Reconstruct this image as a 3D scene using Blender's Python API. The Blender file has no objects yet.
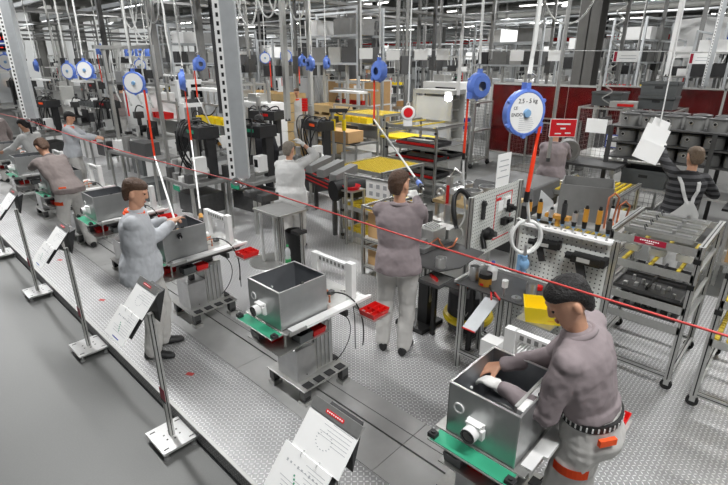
import bpy, math, random
from mathutils import Vector, Matrix, Euler
V=Vector
PI=math.pi
random.seed(7)
SC=bpy.context.scene
COL=SC.collection
P=0.14      # height of the raised plate floor above the hall floor
# ------------------------------------------------------------------ camera
FP=479.; TH=math.radians(20.85); CT,ST=math.cos(TH),math.sin(TH); CZ=2.79; YAW=math.radians(43.5)
FX,FY=math.cos(YAW),math.sin(YAW); RX,RY=FY,-FX
def ray(u,v):
    dx=u-364; dy=v-242.5; fw=FP*CT-dy*ST; dn=FP*ST+dy*CT
    return (fw*FX+dx*RX, fw*FY+dx*RY, -dn)
def at(u,v,z=P):
    x,y,w=ray(u,v); t=(z-CZ)/w
    return (x*t,y*t,z)
def dep(u,v,d):
    x,y,w=ray(u,v)
    return V((x*d/FP,y*d/FP,CZ+w*d/FP))
cam=bpy.data.cameras.new('camera'); co=bpy.data.objects.new('camera',cam); COL.objects.link(co)
cam.sensor_width=36; cam.lens=36*FP/728; cam.clip_end=300
co.location=(0,0,CZ)
co.rotation_euler=Euler((PI/2-TH,0,YAW-PI/2),'XYZ')
SC.camera=co
# ------------------------------------------------------------------ materials
M={}
def mk(name,col,rough=.5,metal=0.,ns=30,na=.08,bump=0.,bs=60,trans=0.,emit=None,alpha=1.):
    m=bpy.data.materials.new(name); m.use_nodes=True; nt=m.node_tree; b=nt.nodes['Principled BSDF']
    tc=nt.nodes.new('ShaderNodeTexCoord'); nz=nt.nodes.new('ShaderNodeTexNoise'); nz.inputs['Scale'].default_value=ns; nz.inputs['Detail'].default_value=4
    nt.links.new(tc.outputs['Object'],nz.inputs['Vector'])
    mx=nt.nodes.new('ShaderNodeMix'); mx.data_type='RGBA'
    c=col
    mx.inputs[6].default_value=(*[max(0,x*(1-na*1.6)) for x in c],1); mx.inputs[7].default_value=(*[min(1,x*(1+na*1.6)) for x in c],1)
    nt.links.new(nz.outputs['Fac'],mx.inputs[0]); nt.links.new(mx.outputs[2],b.inputs['Base Color'])
    b.inputs['Roughness'].default_value=rough; b.inputs['Metallic'].default_value=metal
    if trans: b.inputs['Transmission Weight'].default_value=trans
    if alpha<1: b.inputs['Alpha'].default_value=alpha
    if emit: b.inputs['Emission Color'].default_value=(*emit[:3],1); b.inputs['Emission Strength'].default_value=emit[3]
    if bump:
        n2=nt.nodes.new('ShaderNodeTexNoise'); n2.inputs['Scale'].default_value=bs; n2.inputs['Detail'].default_value=3
        nt.links.new(tc.outputs['Object'],n2.inputs['Vector'])
        bp=nt.nodes.new('ShaderNodeBump'); bp.inputs['Strength'].default_value=bump; bp.inputs['Distance'].default_value=.01
        nt.links.new(n2.outputs['Fac'],bp.inputs['Height']); nt.links.new(bp.outputs['Normal'],b.inputs['Normal'])
    M[name]=m
    return m
def srgb(h):
    r=[int(h[i:i+2],16)/255 for i in (0,2,4)]
    return tuple(x/12.92 if x<=.04045 else ((x+.055)/1.055)**2.4 for x in r)
mk('alu',(.55,.55,.53),.38,.85,40,.08)
mk('alu_bright',(.78,.78,.77),.3,.9,40,.05)
mk('wire',srgb('6f6f6d'),.5,.3,10,.1)
mk('column_grey',srgb('5e5d5a'),.6,.0,4,.12)
mk('steel',(.56,.56,.56),.3,.9,12,.1,.03,40)
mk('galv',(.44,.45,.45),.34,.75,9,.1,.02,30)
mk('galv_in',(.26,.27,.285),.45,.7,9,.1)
mk('zinc',(.5,.52,.53),.5,.45,14,.08)
mk('dark_steel',(.1,.1,.1),.4,.6,20,.2)
mk('mid_grey',srgb('7f7f7d'),.55,.0,10,.1)
mk('light_grey',srgb('aaaaa6'),.5,.0,10,.06)
mk('dark_grey',srgb('4c4c4c'),.5,.0,10,.1)
mk('crate_grey',srgb('5f6262'),.5,.0,10,.1)
mk('charcoal',srgb('2c2c2d'),.5,.0,10,.15)
mk('black',srgb('151515'),.45,.0,20,.2)
mk('rubber',srgb('1b1b1b'),.7,.0,20,.2)
mk('white',srgb('e9e9e7'),.4,.0,10,.03)
mk('white_wall',srgb('dcdedd'),.8,.0,1,.03)
mk('paper',srgb('fbfbf9'),.8,.0,10,.02)
mk('ink',srgb('b4b6b9'),.8,.0,10,.02)
mk('red',srgb('cf1512'),.45,.0,10,.1)
mk('red_sign',srgb('dd1420'),.5,.0,10,.04)
mk('wine_sign',srgb('a31334'),.5,.0,10,.04)
mk('hose_red',srgb('f0401c'),.4,.0,10,.05)
mk('cord_red',srgb('c2403c'),.5,.0,10,.05)
mk('orange',srgb('f4581e'),.7,.0,10,.05)
mk('yellow',srgb('f0d21c'),.4,.0,10,.05)
mk('roller_yellow',srgb('d9bf3a'),.4,.0,30,.1)
mk('amber',srgb('c08a35'),.3,.1,30,.1)
mk('green',srgb('359a76'),.45,.0,10,.05)
mk('bottle_green',srgb('2f9a58'),.4,.0,10,.05)
mk('blue',srgb('5f7fd0'),.4,.0,10,.06)
mk('blue_light',srgb('7ba3c8'),.4,.0,10,.06)
mk('blue_deep',srgb('2748a8'),.4,.0,10,.06)
mk('copper',srgb('d98a66'),.3,.7,10,.08)
mk('cardboard',srgb('c9a271'),.8,.0,8,.07)
mk('wood',srgb('c6ab7c'),.75,.0,6,.12)
mk('screen',srgb('0e1012'),.15,.0,10,.1)
mk('clear',(.85,.87,.88),.12,.0,10,.02,alpha=.45)
mk('tubing',srgb('dedfdc'),.25,.0,10,.03)
mk('curtain',srgb('5c0b0c'),.2,.0,3,.55,.35,3,alpha=.86)
mk('skin',srgb('d3a083'),.5,.0,20,.05)
mk('lip',srgb('b06c5e'),.5,.0,20,.05)
mk('eye',srgb('221a16'),.2,.0,20,.05)
mk('hair_black',srgb('1c1a19'),.6,.0,80,.5,.8,120)
mk('hair_brown',srgb('4d3626'),.6,.0,80,.4,.8,120)
mk('hair_light',srgb('6d5b49'),.6,.0,80,.4,.8,120)
mk('hair_grey',srgb('7f776c'),.6,.0,80,.4,.8,120)
mk('polo_taupe',srgb('8f8486'),.9,.0,6,.04,.25,22)
mk('polo_brown',srgb('7d7370'),.9,.0,6,.04,.25,22)
mk('jacket_grey',srgb('b9bcc0'),.9,.0,6,.04,.25,22)
mk('shirt_pale',srgb('c8c8c6'),.9,.0,6,.04,.25,22)
mk('trouser_grey',srgb('bfbdb9'),.9,.0,6,.05,.25,18)
mk('cloth_black',srgb('26262a'),.9,.0,6,.05,.25,18)
mk('glove_white',srgb('e4e3df'),.9,.0,6,.05,.2,60)
mk('shoe_black',srgb('1f1f20'),.5,.0,6,.05)
mk('led_red',srgb('e01010'),.5,emit=(1,.05,.03,1.5))
mk('lamp_glow',(.95,.95,.92),.5,emit=(1,.99,.96,9))
mk('spot_glow',(.95,.95,.92),.5,emit=(1,.99,.96,40))
def nodes_of(m): return m.node_tree, m.node_tree.nodes['Principled BSDF']
def mth(nt,op,a,b=None):
    n=nt.nodes.new('ShaderNodeMath'); n.operation=op
    for i,x in enumerate((a,b)):
        if x is None: continue
        if isinstance(x,(int,float)): n.inputs[i].default_value=x
        else: nt.links.new(x,n.inputs[i])
    return n.outputs[0]
def diamond(name,ax,ay,cell=.03,lo=.42,hi=.85):
    m=bpy.data.materials.new(name); m.use_nodes=True; nt,b=nodes_of(m)
    tc=nt.nodes.new('ShaderNodeTexCoord'); sp=nt.nodes.new('ShaderNodeSeparateXYZ'); nt.links.new(tc.outputs['Object'],sp.inputs[0])
    X=mth(nt,'DIVIDE',sp.outputs[ax],cell); Y=mth(nt,'DIVIDE',sp.outputs[ay],cell)
    ix=mth(nt,'FLOOR',X); iy=mth(nt,'FLOOR',Y)
    par=mth(nt,'FLOORED_MODULO',mth(nt,'ADD',ix,iy),2.0)
    fx=mth(nt,'SUBTRACT',mth(nt,'SUBTRACT',X,ix),.5); fy=mth(nt,'SUBTRACT',mth(nt,'SUBTRACT',Y,iy),.5)
    u=mth(nt,'MULTIPLY',mth(nt,'ADD',fx,fy),.707); v=mth(nt,'MULTIPLY',mth(nt,'SUBTRACT',fx,fy),.707)
    ip=mth(nt,'SUBTRACT',1.0,par)
    a=mth(nt,'ADD',mth(nt,'MULTIPLY',u,par),mth(nt,'MULTIPLY',v,ip)); c=mth(nt,'ADD',mth(nt,'MULTIPLY',v,par),mth(nt,'MULTIPLY',u,ip))
    d=mth(nt,'ADD',mth(nt,'POWER',mth(nt,'ABSOLUTE',mth(nt,'DIVIDE',a,.46)),2.0),mth(nt,'POWER',mth(nt,'ABSOLUTE',mth(nt,'DIVIDE',c,.17)),2.0))
    mr=nt.nodes.new('ShaderNodeMapRange'); mr.inputs[1].default_value=1.25; mr.inputs[2].default_value=.4; nt.links.new(d,mr.inputs[0]); h=mr.outputs[0]
    nz=nt.nodes.new('ShaderNodeTexNoise'); nz.inputs['Scale'].default_value=2.2; nz.inputs['Detail'].default_value=5; nt.links.new(tc.outputs['Object'],nz.inputs['Vector'])
    wear=mth(nt,'ADD',mth(nt,'MULTIPLY',nz.outputs['Fac'],.5),.75)
    val=mth(nt,'MULTIPLY',mth(nt,'ADD',mth(nt,'MULTIPLY',h,hi-lo),lo),wear)
    cb=nt.nodes.new('ShaderNodeCombineColor'); [nt.links.new(val,cb.inputs[i]) for i in range(3)]
    nt.links.new(cb.outputs[0],b.inputs['Base Color'])
    b.inputs['Metallic'].default_value=.6
    nt.links.new(mth(nt,'SUBTRACT',.5,mth(nt,'MULTIPLY',h,.12)),b.inputs['Roughness'])
    bp=nt.nodes.new('ShaderNodeBump'); bp.inputs['Strength'].default_value=.8; bp.inputs['Distance'].default_value=.004
    nt.links.new(h,bp.inputs['Height']); nt.links.new(bp.outputs['Normal'],b.inputs['Normal'])
    M[name]=m
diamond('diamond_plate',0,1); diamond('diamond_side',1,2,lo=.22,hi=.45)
def concrete(name,col,rough,rvar=.15,sc=.35):
    m=bpy.data.materials.new(name); m.use_nodes=True; nt,b=nodes_of(m)
    tc=nt.nodes.new('ShaderNodeTexCoord')
    n1=nt.nodes.new('ShaderNodeTexNoise'); n1.inputs['Scale'].default_value=sc; n1.inputs['Detail'].default_value=6
    n2=nt.nodes.new('ShaderNodeTexNoise'); n2.inputs['Scale'].default_value=90; n2.inputs['Detail'].default_value=3
    for n in (n1,n2): nt.links.new(tc.outputs['Object'],n.inputs['Vector'])
    s=mth(nt,'ADD',mth(nt,'MULTIPLY',n1.outputs['Fac'],.45),mth(nt,'MULTIPLY',n2.outputs['Fac'],.35))
    mx=nt.nodes.new('ShaderNodeMix'); mx.data_type='RGBA'; nt.links.new(s,mx.inputs[0])
    mx.inputs[6].default_value=(*[c*.72 for c in col],1); mx.inputs[7].default_value=(*[c*1.35 for c in col],1)
    nt.links.new(mx.outputs[2],b.inputs['Base Color'])
    nt.links.new(mth(nt,'ADD',mth(nt,'MULTIPLY',n1.outputs['Fac'],rvar),rough),b.inputs['Roughness'])
    M[name]=m
concrete('concrete',srgb('6f706e'),.38)
m=mk('track_steel',(.5,.5,.49),.36,.45,3,.2,.04,8)
# striped knit: horizontal dark grey bands on black
def stripes(name,c1,c2,per):
    m=bpy.data.materials.new(name); m.use_nodes=True; nt,b=nodes_of(m)
    tc=nt.nodes.new('ShaderNodeTexCoord'); sp=nt.nodes.new('ShaderNodeSeparateXYZ'); nt.links.new(tc.outputs['Object'],sp.inputs[0])
    f=mth(nt,'GREATER_THAN',mth(nt,'FRACT',mth(nt,'DIVIDE',sp.outputs[2],per)),.5)
    mx=nt.nodes.new('ShaderNodeMix'); mx.data_type='RGBA'; nt.links.new(f,mx.inputs[0]); mx.inputs[6].default_value=(*c1,1); mx.inputs[7].default_value=(*c2,1)
    nt.links.new(mx.outputs[2],b.inputs['Base Color']); b.inputs['Roughness'].default_value=.9
    M[name]=m
stripes('stripe_knit',srgb('1d1d1f'),srgb('4a4a4c'),.075)
def pegmat(name,ax,ay):
    m=bpy.data.materials.new(name); m.use_nodes=True; nt,b=nodes_of(m)
    tc=nt.nodes.new('ShaderNodeTexCoord'); sp=nt.nodes.new('ShaderNodeSeparateXYZ'); nt.links.new(tc.outputs['Object'],sp.inputs[0])
    fx=mth(nt,'SUBTRACT',mth(nt,'FRACT',mth(nt,'DIVIDE',sp.outputs[ax],.038)),.5); fy=mth(nt,'SUBTRACT',mth(nt,'FRACT',mth(nt,'DIVIDE',sp.outputs[ay],.038)),.5)
    d=mth(nt,'MAXIMUM',mth(nt,'ABSOLUTE',fx),mth(nt,'ABSOLUTE',fy))
    f=mth(nt,'LESS_THAN',d,.15)
    mx=nt.nodes.new('ShaderNodeMix'); mx.data_type='RGBA'; nt.links.new(f,mx.inputs[0]); mx.inputs[6].default_value=(*srgb('d6d8d3'),1); mx.inputs[7].default_value=(*srgb('3a3b3a'),1)
    nt.links.new(mx.outputs[2],b.inputs['Base Color']); b.inputs['Roughness'].default_value=.5
    M[name]=m
pegmat('peg_y',1,2); pegmat('peg_x',0,2)
# ------------------------------------------------------------------ mesh builder
class MB:
    def __init__(s,mat='alu'):
        s.v=[];s.f=[];s.m=[];s.sm=[];s.mats=[mat];s.cur=0;s.T=None
    def mat(s,n):
        if n not in s.mats: s.mats.append(n)
        s.cur=s.mats.index(n); return s
    def _a(s,vs,fs,smooth=False):
        o=len(s.v)
        if s.T: vs=[s.T@V(v) for v in vs]
        s.v+= [tuple(v) for v in vs]
        for f in fs: s.f.append(tuple(i+o for i in f)); s.m.append(s.cur); s.sm.append(smooth)
        return s
    def box(s,x0,y0,z0,x1,y1,z1):
        if x0>x1:x0,x1=x1,x0
        if y0>y1:y0,y1=y1,y0
        if z0>z1:z0,z1=z1,z0
        vs=[(x,y,z) for z in (z0,z1) for y in (y0,y1) for x in (x0,x1)]
        return s._a(vs,[(0,2,3,1),(4,5,7,6),(0,1,5,4),(2,6,7,3),(0,4,6,2),(1,3,7,5)])
    def cb(s,c,d): return s.box(c[0]-d[0]/2,c[1]-d[1]/2,c[2]-d[2]/2,c[0]+d[0]/2,c[1]+d[1]/2,c[2]+d[2]/2)
    def obox(s,c,a,b,n,d):
        a,b,n=V(a).normalized(),V(b).normalized(),V(n).normalized(); c=V(c); vs=[]
        for k in (-1,1):
            for j in (-1,1):
                for i in (-1,1): vs.append(c+a*i*d[0]/2+b*j*d[1]/2+n*k*d[2]/2)
        return s._a(vs,[(0,2,3,1),(4,5,7,6),(0,1,5,4),(2,6,7,3),(0,4,6,2),(1,3,7,5)])
    def bar(s,p0,p1,w,h=None):
        p0,p1=V(p0),V(p1); h=h or w; n=(p1-p0); L=n.length; n.normalize()
        up=V((0,0,1)) if abs(n.z)<.95 else V((0,1,0))
        a=n.cross(up).normalized(); b=a.cross(n)
        return s.obox((p0+p1)/2,a,b,n,(w,h,L))
    def ring(s,c,a,b,r0,r1,n,ph=0): return [c+a*math.cos(ph+2*PI*i/n)*r0+b*math.sin(ph+2*PI*i/n)*r1 for i in range(n)]
    def _fr(s,d):
        d=V(d).normalized(); up=V((0,0,1)) if abs(d.z)<.9 else V((1,0,0)); a=d.cross(up).normalized(); return a,a.cross(d).normalized()
    def cyl(s,p0,p1,r,r1=None,n=14,caps=True):
        p0,p1=V(p0),V(p1); r1=r if r1 is None else r1; a,b=s._fr(p1-p0)
        A=s.ring(p0,a,b,r,r,n); B=s.ring(p1,a,b,r1,r1,n)
        s._a(A+B,[(i,n+i,n+(i+1)%n,(i+1)%n) for i in range(n)],True)
        if caps: s._a(A,[tuple(range(n))]); s._a(B,[tuple(reversed(range(n)))])
        return s
    def pipe(s,p0,p1,r,ri,n=16):   # hollow
        p0,p1=V(p0),V(p1); a,b=s._fr(p1-p0); R=[s.ring(p,a,b,q,q,n) for p,q in ((p0,r),(p1,r),(p1,ri),(p0,ri))]
        vs=sum(R,[])
        for k in range(4):
            j=(k+1)%4; s._a(R[k]+R[j],[(i,n+i,n+(i+1)%n,(i+1)%n) for i in range(n)],k in(0,2))
        return s
    def tube(s,pts,r,n=8,rf=None,closed=False):
        pts=[V(p) for p in pts]; N=len(pts); rings=[]; pa=None
        for i,p in enumerate(pts):
            if closed: d=pts[(i+1)%N]-pts[i-1]
            else: d=(pts[min(i+1,N-1)]-pts[max(i-1,0)])
            d=d.normalized() if d.length>1e-9 else V((0,0,1))
            if pa is None: a,b=s._fr(d)
            else:
                a=(pa-d*pa.dot(d)); a=a.normalized() if a.length>1e-6 else s._fr(d)[0]; b=d.cross(a).normalized()
            pa=a; q=rf(i/(N-1)) if rf else r
            rings.append(s.ring(p,a,b,q,q,n))
        vs=sum(rings,[]); fs=[]
        for k in range(N if closed else N-1):
            j=(k+1)%N
            fs+=[(k*n+i,k*n+(i+1)%n,j*n+(i+1)%n,j*n+i) for i in range(n)]
        s._a(vs,fs,True)
        if not closed: s._a(rings[0],[tuple(reversed(range(n)))]); s._a(rings[-1],[tuple(range(n))])
        return s
    def lathe(s,c,prof,n=20,axis=(0,0,1)):
        c=V(c); d=V(axis).normalized(); a,b=s._fr(d); R=[s.ring(c+d*z,a,b,max(r,1e-4),max(r,1e-4),n) for r,z in prof]
        for k in range(len(R)-1): s._a(R[k]+R[k+1],[(i,n+i,n+(i+1)%n,(i+1)%n) for i in range(n)],True)
        return s
    def ell(s,c,r,n=12,m=8,R=None):
        c=V(c); vs=[];fs=[]
        for j in range(m+1):
            t=PI*j/m
            for i in range(n):
                p=V((math.sin(t)*math.cos(2*PI*i/n)*r[0],math.sin(t)*math.sin(2*PI*i/n)*r[1],math.cos(t)*r[2]))
                vs.append(c+(R@p if R else p))
        for j in range(m):
            for i in range(n): fs.append((j*n+i,(j+1)*n+i,(j+1)*n+(i+1)%n,j*n+(i+1)%n))
        return s._a(vs,fs,True)
    def prism(s,pts,ext):
        pts=[V(p) for p in pts]; e=V(ext); n=len(pts)
        s._a(pts,[tuple(range(n))]); s._a([p+e for p in pts],[tuple(reversed(range(n)))])
        return s._a(pts+[p+e for p in pts],[(i,n+i,n+(i+1)%n,(i+1)%n) for i in range(n)])
    def tray(s,x0,y0,z0,x1,y1,z1,t=.006,tp=0):  # open topped bin, tp = outward taper of the rim
        a=[(x0+tp,y0+tp,z0),(x1-tp,y0+tp,z0),(x1-tp,y1-tp,z0),(x0+tp,y1-tp,z0)]; b=[(x0,y0,z1),(x1,y0,z1),(x1,y1,z1),(x0,y1,z1)]
        c=[(x0+t,y0+t,z1),(x1-t,y0+t,z1),(x1-t,y1-t,z1),(x0+t,y1-t,z1)]; d=[(x0+tp+t,y0+tp+t,z0+t),(x1-tp-t,y0+tp+t,z0+t),(x1-tp-t,y1-tp-t,z0+t),(x0+tp+t,y1-tp-t,z0+t)]
        fs=[(3,2,1,0)]
        for k in range(3):
            for i in range(4): j=(i+1)%4; fs.append((k*4+i,k*4+j,k*4+4+j,k*4+4+i))
        fs.append((12,13,14,15))
        return s._a(a+b+c+d,fs)
    def done(s,name,parent=None,bevel=0,label=None,cat=None,group=None,kind=None,loc=None,rz=0):
        me=bpy.data.meshes.new(name); me.from_pydata(s.v,[],s.f)
        for m_ in s.mats: me.materials.append(M[m_])
        me.polygons.foreach_set('material_index',s.m); me.polygons.foreach_set('use_smooth',s.sm); me.update()
        o=bpy.data.objects.new(name,me); COL.objects.link(o)
        if parent: o.parent=parent
        if loc is not None: o.location=loc
        if rz: o.rotation_euler[2]=rz
        if bevel:
            b=o.modifiers.new('bevel','BEVEL'); b.width=bevel; b.segments=2; b.limit_method='ANGLE'
        if label: o['label']=label
        if cat: o['category']=cat
        if group: o['group']=group
        if kind: o['kind']=kind
        return o
def thing(name,label,cat,loc=(0,0,0),rz=0,group=None):
    o=bpy.data.objects.new(name,None); COL.objects.link(o); o.empty_display_size=.1
    o.location=loc; o.rotation_euler[2]=rz; o['label']=label; o['category']=cat
    if group: o['group']=group
    return o
KIDS={}
def kids(o): return [c for c in o.children]
def dup(o,loc=None,rz=None,label=None,group=None,parent=None,sc=None):
    c=o.copy(); COL.objects.link(c)
    if parent: c.parent=parent
    if loc is not None: c.location=loc
    if rz is not None: c.rotation_euler[2]=rz
    if sc: c.scale=(sc,sc,sc) if isinstance(sc,(int,float)) else sc
    if label: c['label']=label
    if group: c['group']=group
    for k in list(o.children): dup(k,parent=c)
    return c
def text(s,size,mat,loc,rot,name,parent,ext=.0006):
    cu=bpy.data.curves.new('t','FONT'); cu.body=s; cu.size=size; cu.extrude=ext; cu.align_x='CENTER'; cu.align_y='CENTER'
    t=bpy.data.objects.new('t',cu); COL.objects.link(t); bpy.context.view_layer.update()
    me=bpy.data.meshes.new_from_object(t.evaluated_get(bpy.context.evaluated_depsgraph_get()))
    bpy.data.objects.remove(t); me.materials.clear(); me.materials.append(M[mat])
    o=bpy.data.objects.new(name,me); COL.objects.link(o); o.parent=parent; o.location=loc; o.rotation_euler=rot
    return o
def bez(p0,p1,p2,p3,n=14):
    p0,p1,p2,p3=map(V,(p0,p1,p2,p3)); r=[]
    for i in range(n+1):
        t=i/n; r.append(p0*(1-t)**3+p1*3*t*(1-t)**2+p2*3*t*t*(1-t)+p3*t**3)
    return r
def profile(mb,p0,p1,w=.04):   # slotted aluminium extrusion: bar plus dark grooves on its faces
    c=mb.cur; mb.mat('alu').bar(p0,p1,w)
    mb.mat('black'); p0,p1=V(p0),V(p1); n=(p1-p0).normalized(); up=V((0,0,1)) if abs(n.z)<.95 else V((0,1,0)); a=n.cross(up).normalized(); b=a.cross(n); L=(p1-p0).length
    for q in (a,-a,b,-b):
        o=n.cross(q); mb.obox((p0+p1)/2+q*(w/2),o,q,n,(w*.2,.0015,L*.998))
    mb.cur=c
# ------------------------------------------------------------------ people
TEX=bpy.data.textures.new('folds','CLOUDS'); TEX.noise_scale=.12; TEX.noise_depth=2
TEXH=bpy.data.textures.new('strands','CLOUDS'); TEXH.noise_scale=.02; TEXH.noise_depth=2
def rot_about(v,ax,ang): return Matrix.Rotation(ang,3,ax)@v
def loft(mb,secs,n=18):
    # secs: (centre, side vector * half width, depth vector * half depth)
    R=[[c+a*math.cos(2*PI*i/n)+b*math.sin(2*PI*i/n) for i in range(n)] for c,a,b in secs]
    vs=sum(R,[]); fs=[]
    for k in range(len(R)-1): fs+=[(k*n+i,k*n+(i+1)%n,(k+1)*n+(i+1)%n,(k+1)*n+i) for i in range(n)]
    fs.append(tuple(reversed(range(n)))); fs.append(tuple((len(R)-1)*n+i for i in range(n)))
    mb._a(vs,fs,True)
def limb(mb,pts,rads,n=14):
    P_=[];R_=[]
    for i in range(len(pts)-1):
        for k in range(4):
            t=k/4; P_.append(pts[i].lerp(pts[i+1],t)); R_.append(rads[i]*(1-t)+rads[i+1]*t)
    P_.append(pts[-1]);R_.append(rads[-1]); N=len(P_)
    mb.tube(P_,0,n,rf=lambda t:R_[min(N-1,int(round(t*(N-1))))])
    for p,r in zip(pts,rads): mb.ell(p,(r,r,r),n,8)
def ik(a,b,l1,l2,pole):
    d=b-a; L=min(d.length,(l1+l2)*.999); b2=a+d.normalized()*L
    x=(l1*l1-l2*l2+L*L)/(2*L); h=math.sqrt(max(0,l1*l1-x*x)); dn=d.normalized()
    p=pole-dn*pole.dot(dn); p.normalize()
    return a+dn*x+p*h,b2
def fuse(o,vox,sm=4,disp=0,tex=None):
    r=o.modifiers.new('fuse','REMESH'); r.mode='VOXEL'; r.voxel_size=vox; r.use_smooth_shade=True
    s=o.modifiers.new('relax','SMOOTH'); s.iterations=sm; s.factor=.5
    if disp:
        d=o.modifiers.new('folds','DISPLACE'); d.texture=tex or TEX; d.strength=disp; d.mid_level=.5
def hand(mb,w,d,nrm,side,s,curl=.5,grow=0.):
    # w wrist, d direction of the hand, nrm back-of-hand normal, side = direction towards the thumb
    d=d.normalized(); nrm=(nrm-d*nrm.dot(d)).normalized(); sd=d.cross(nrm).normalized()
    if sd.dot(side)<0: sd=-sd
    q=.001*0+grow
    loft(mb,[(w+d*t*s,sd*(a+q)*s,nrm*(b+q)*s) for t,a,b in ((-.03,.026,.02),(.0,.026,.019),(.03,.036,.017),(.06,.041,.015),(.088,.038,.012))],12)
    for i,(o,L) in enumerate(((.029,.07),(.01,.078),(-.01,.072),(-.028,.056))):
        p=w+d*.08*s+sd*o*s; dd=d+sd*o*1.5; dd.normalize(); pts=[p]
        for k,f in enumerate((.45,.32,.23)):
            dd=rot_about(dd,nrm.cross(d).normalized(),-(-curl)*(.75+.25*k)) if False else (dd*math.cos(curl*(.6+.3*k))-nrm*math.sin(curl*(.6+.3*k))).normalized()
            p=p+dd*L*f*s; pts.append(p)
        limb(mb,pts,[(.0095+q)*s,(.0088+q)*s,(.008+q)*s,(.0068+q)*s],8)
    b=w+d*.02*s+sd*.026*s; dd=(d*.7+sd*.75-nrm*.25).normalized(); p1=b+dd*.035*s; p2=p1+(d*.9+sd*.25-nrm*.3).normalized()*.03*s; p3=p2+(d-nrm*.35).normalized()*.024*s
    limb(mb,[b,p1,p2,p3],[(.013+q)*s,(.0115+q)*s,(.0095+q)*s,(.008+q)*s],8)
HEAD=[(-.122,.018,.075,.035),(-.112,.034,.088,.01),(-.09,.049,.092,-.02),(-.06,.06,.092,-.05),(-.03,.067,.093,-.075),(.0,.072,.092,-.09),(.03,.075,.096,-.098),(.06,.075,.09,-.1),(.085,.068,.075,-.092),(.105,.052,.05,-.07),(.118,.026,.02,-.04)]
HEAD=[tuple(x*.965 for x in h) for h in HEAD]
HAIRS={
 'short':[(-.075,.05,-.045,-.085),(-.05,.064,-.035,-.1),(-.02,.076,-.022,-.108),(.02,.081,-.002,-.114),(.045,.084,.035,-.117),(.066,.084,.09,-.117),(.09,.08,.092,-.112),(.112,.066,.072,-.094),(.13,.04,.04,-.064),(.137,.015,.01,-.03)],
 'full':[(-.085,.045,-.045,-.085),(-.05,.066,-.032,-.1),(-.02,.079,-.016,-.11),(.02,.084,.004,-.117),(.045,.087,.045,-.12),(.062,.088,.097,-.12),(.09,.084,.1,-.116),(.114,.07,.078,-.098),(.132,.043,.042,-.066),(.14,.016,.01,-.03)],
}
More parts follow.
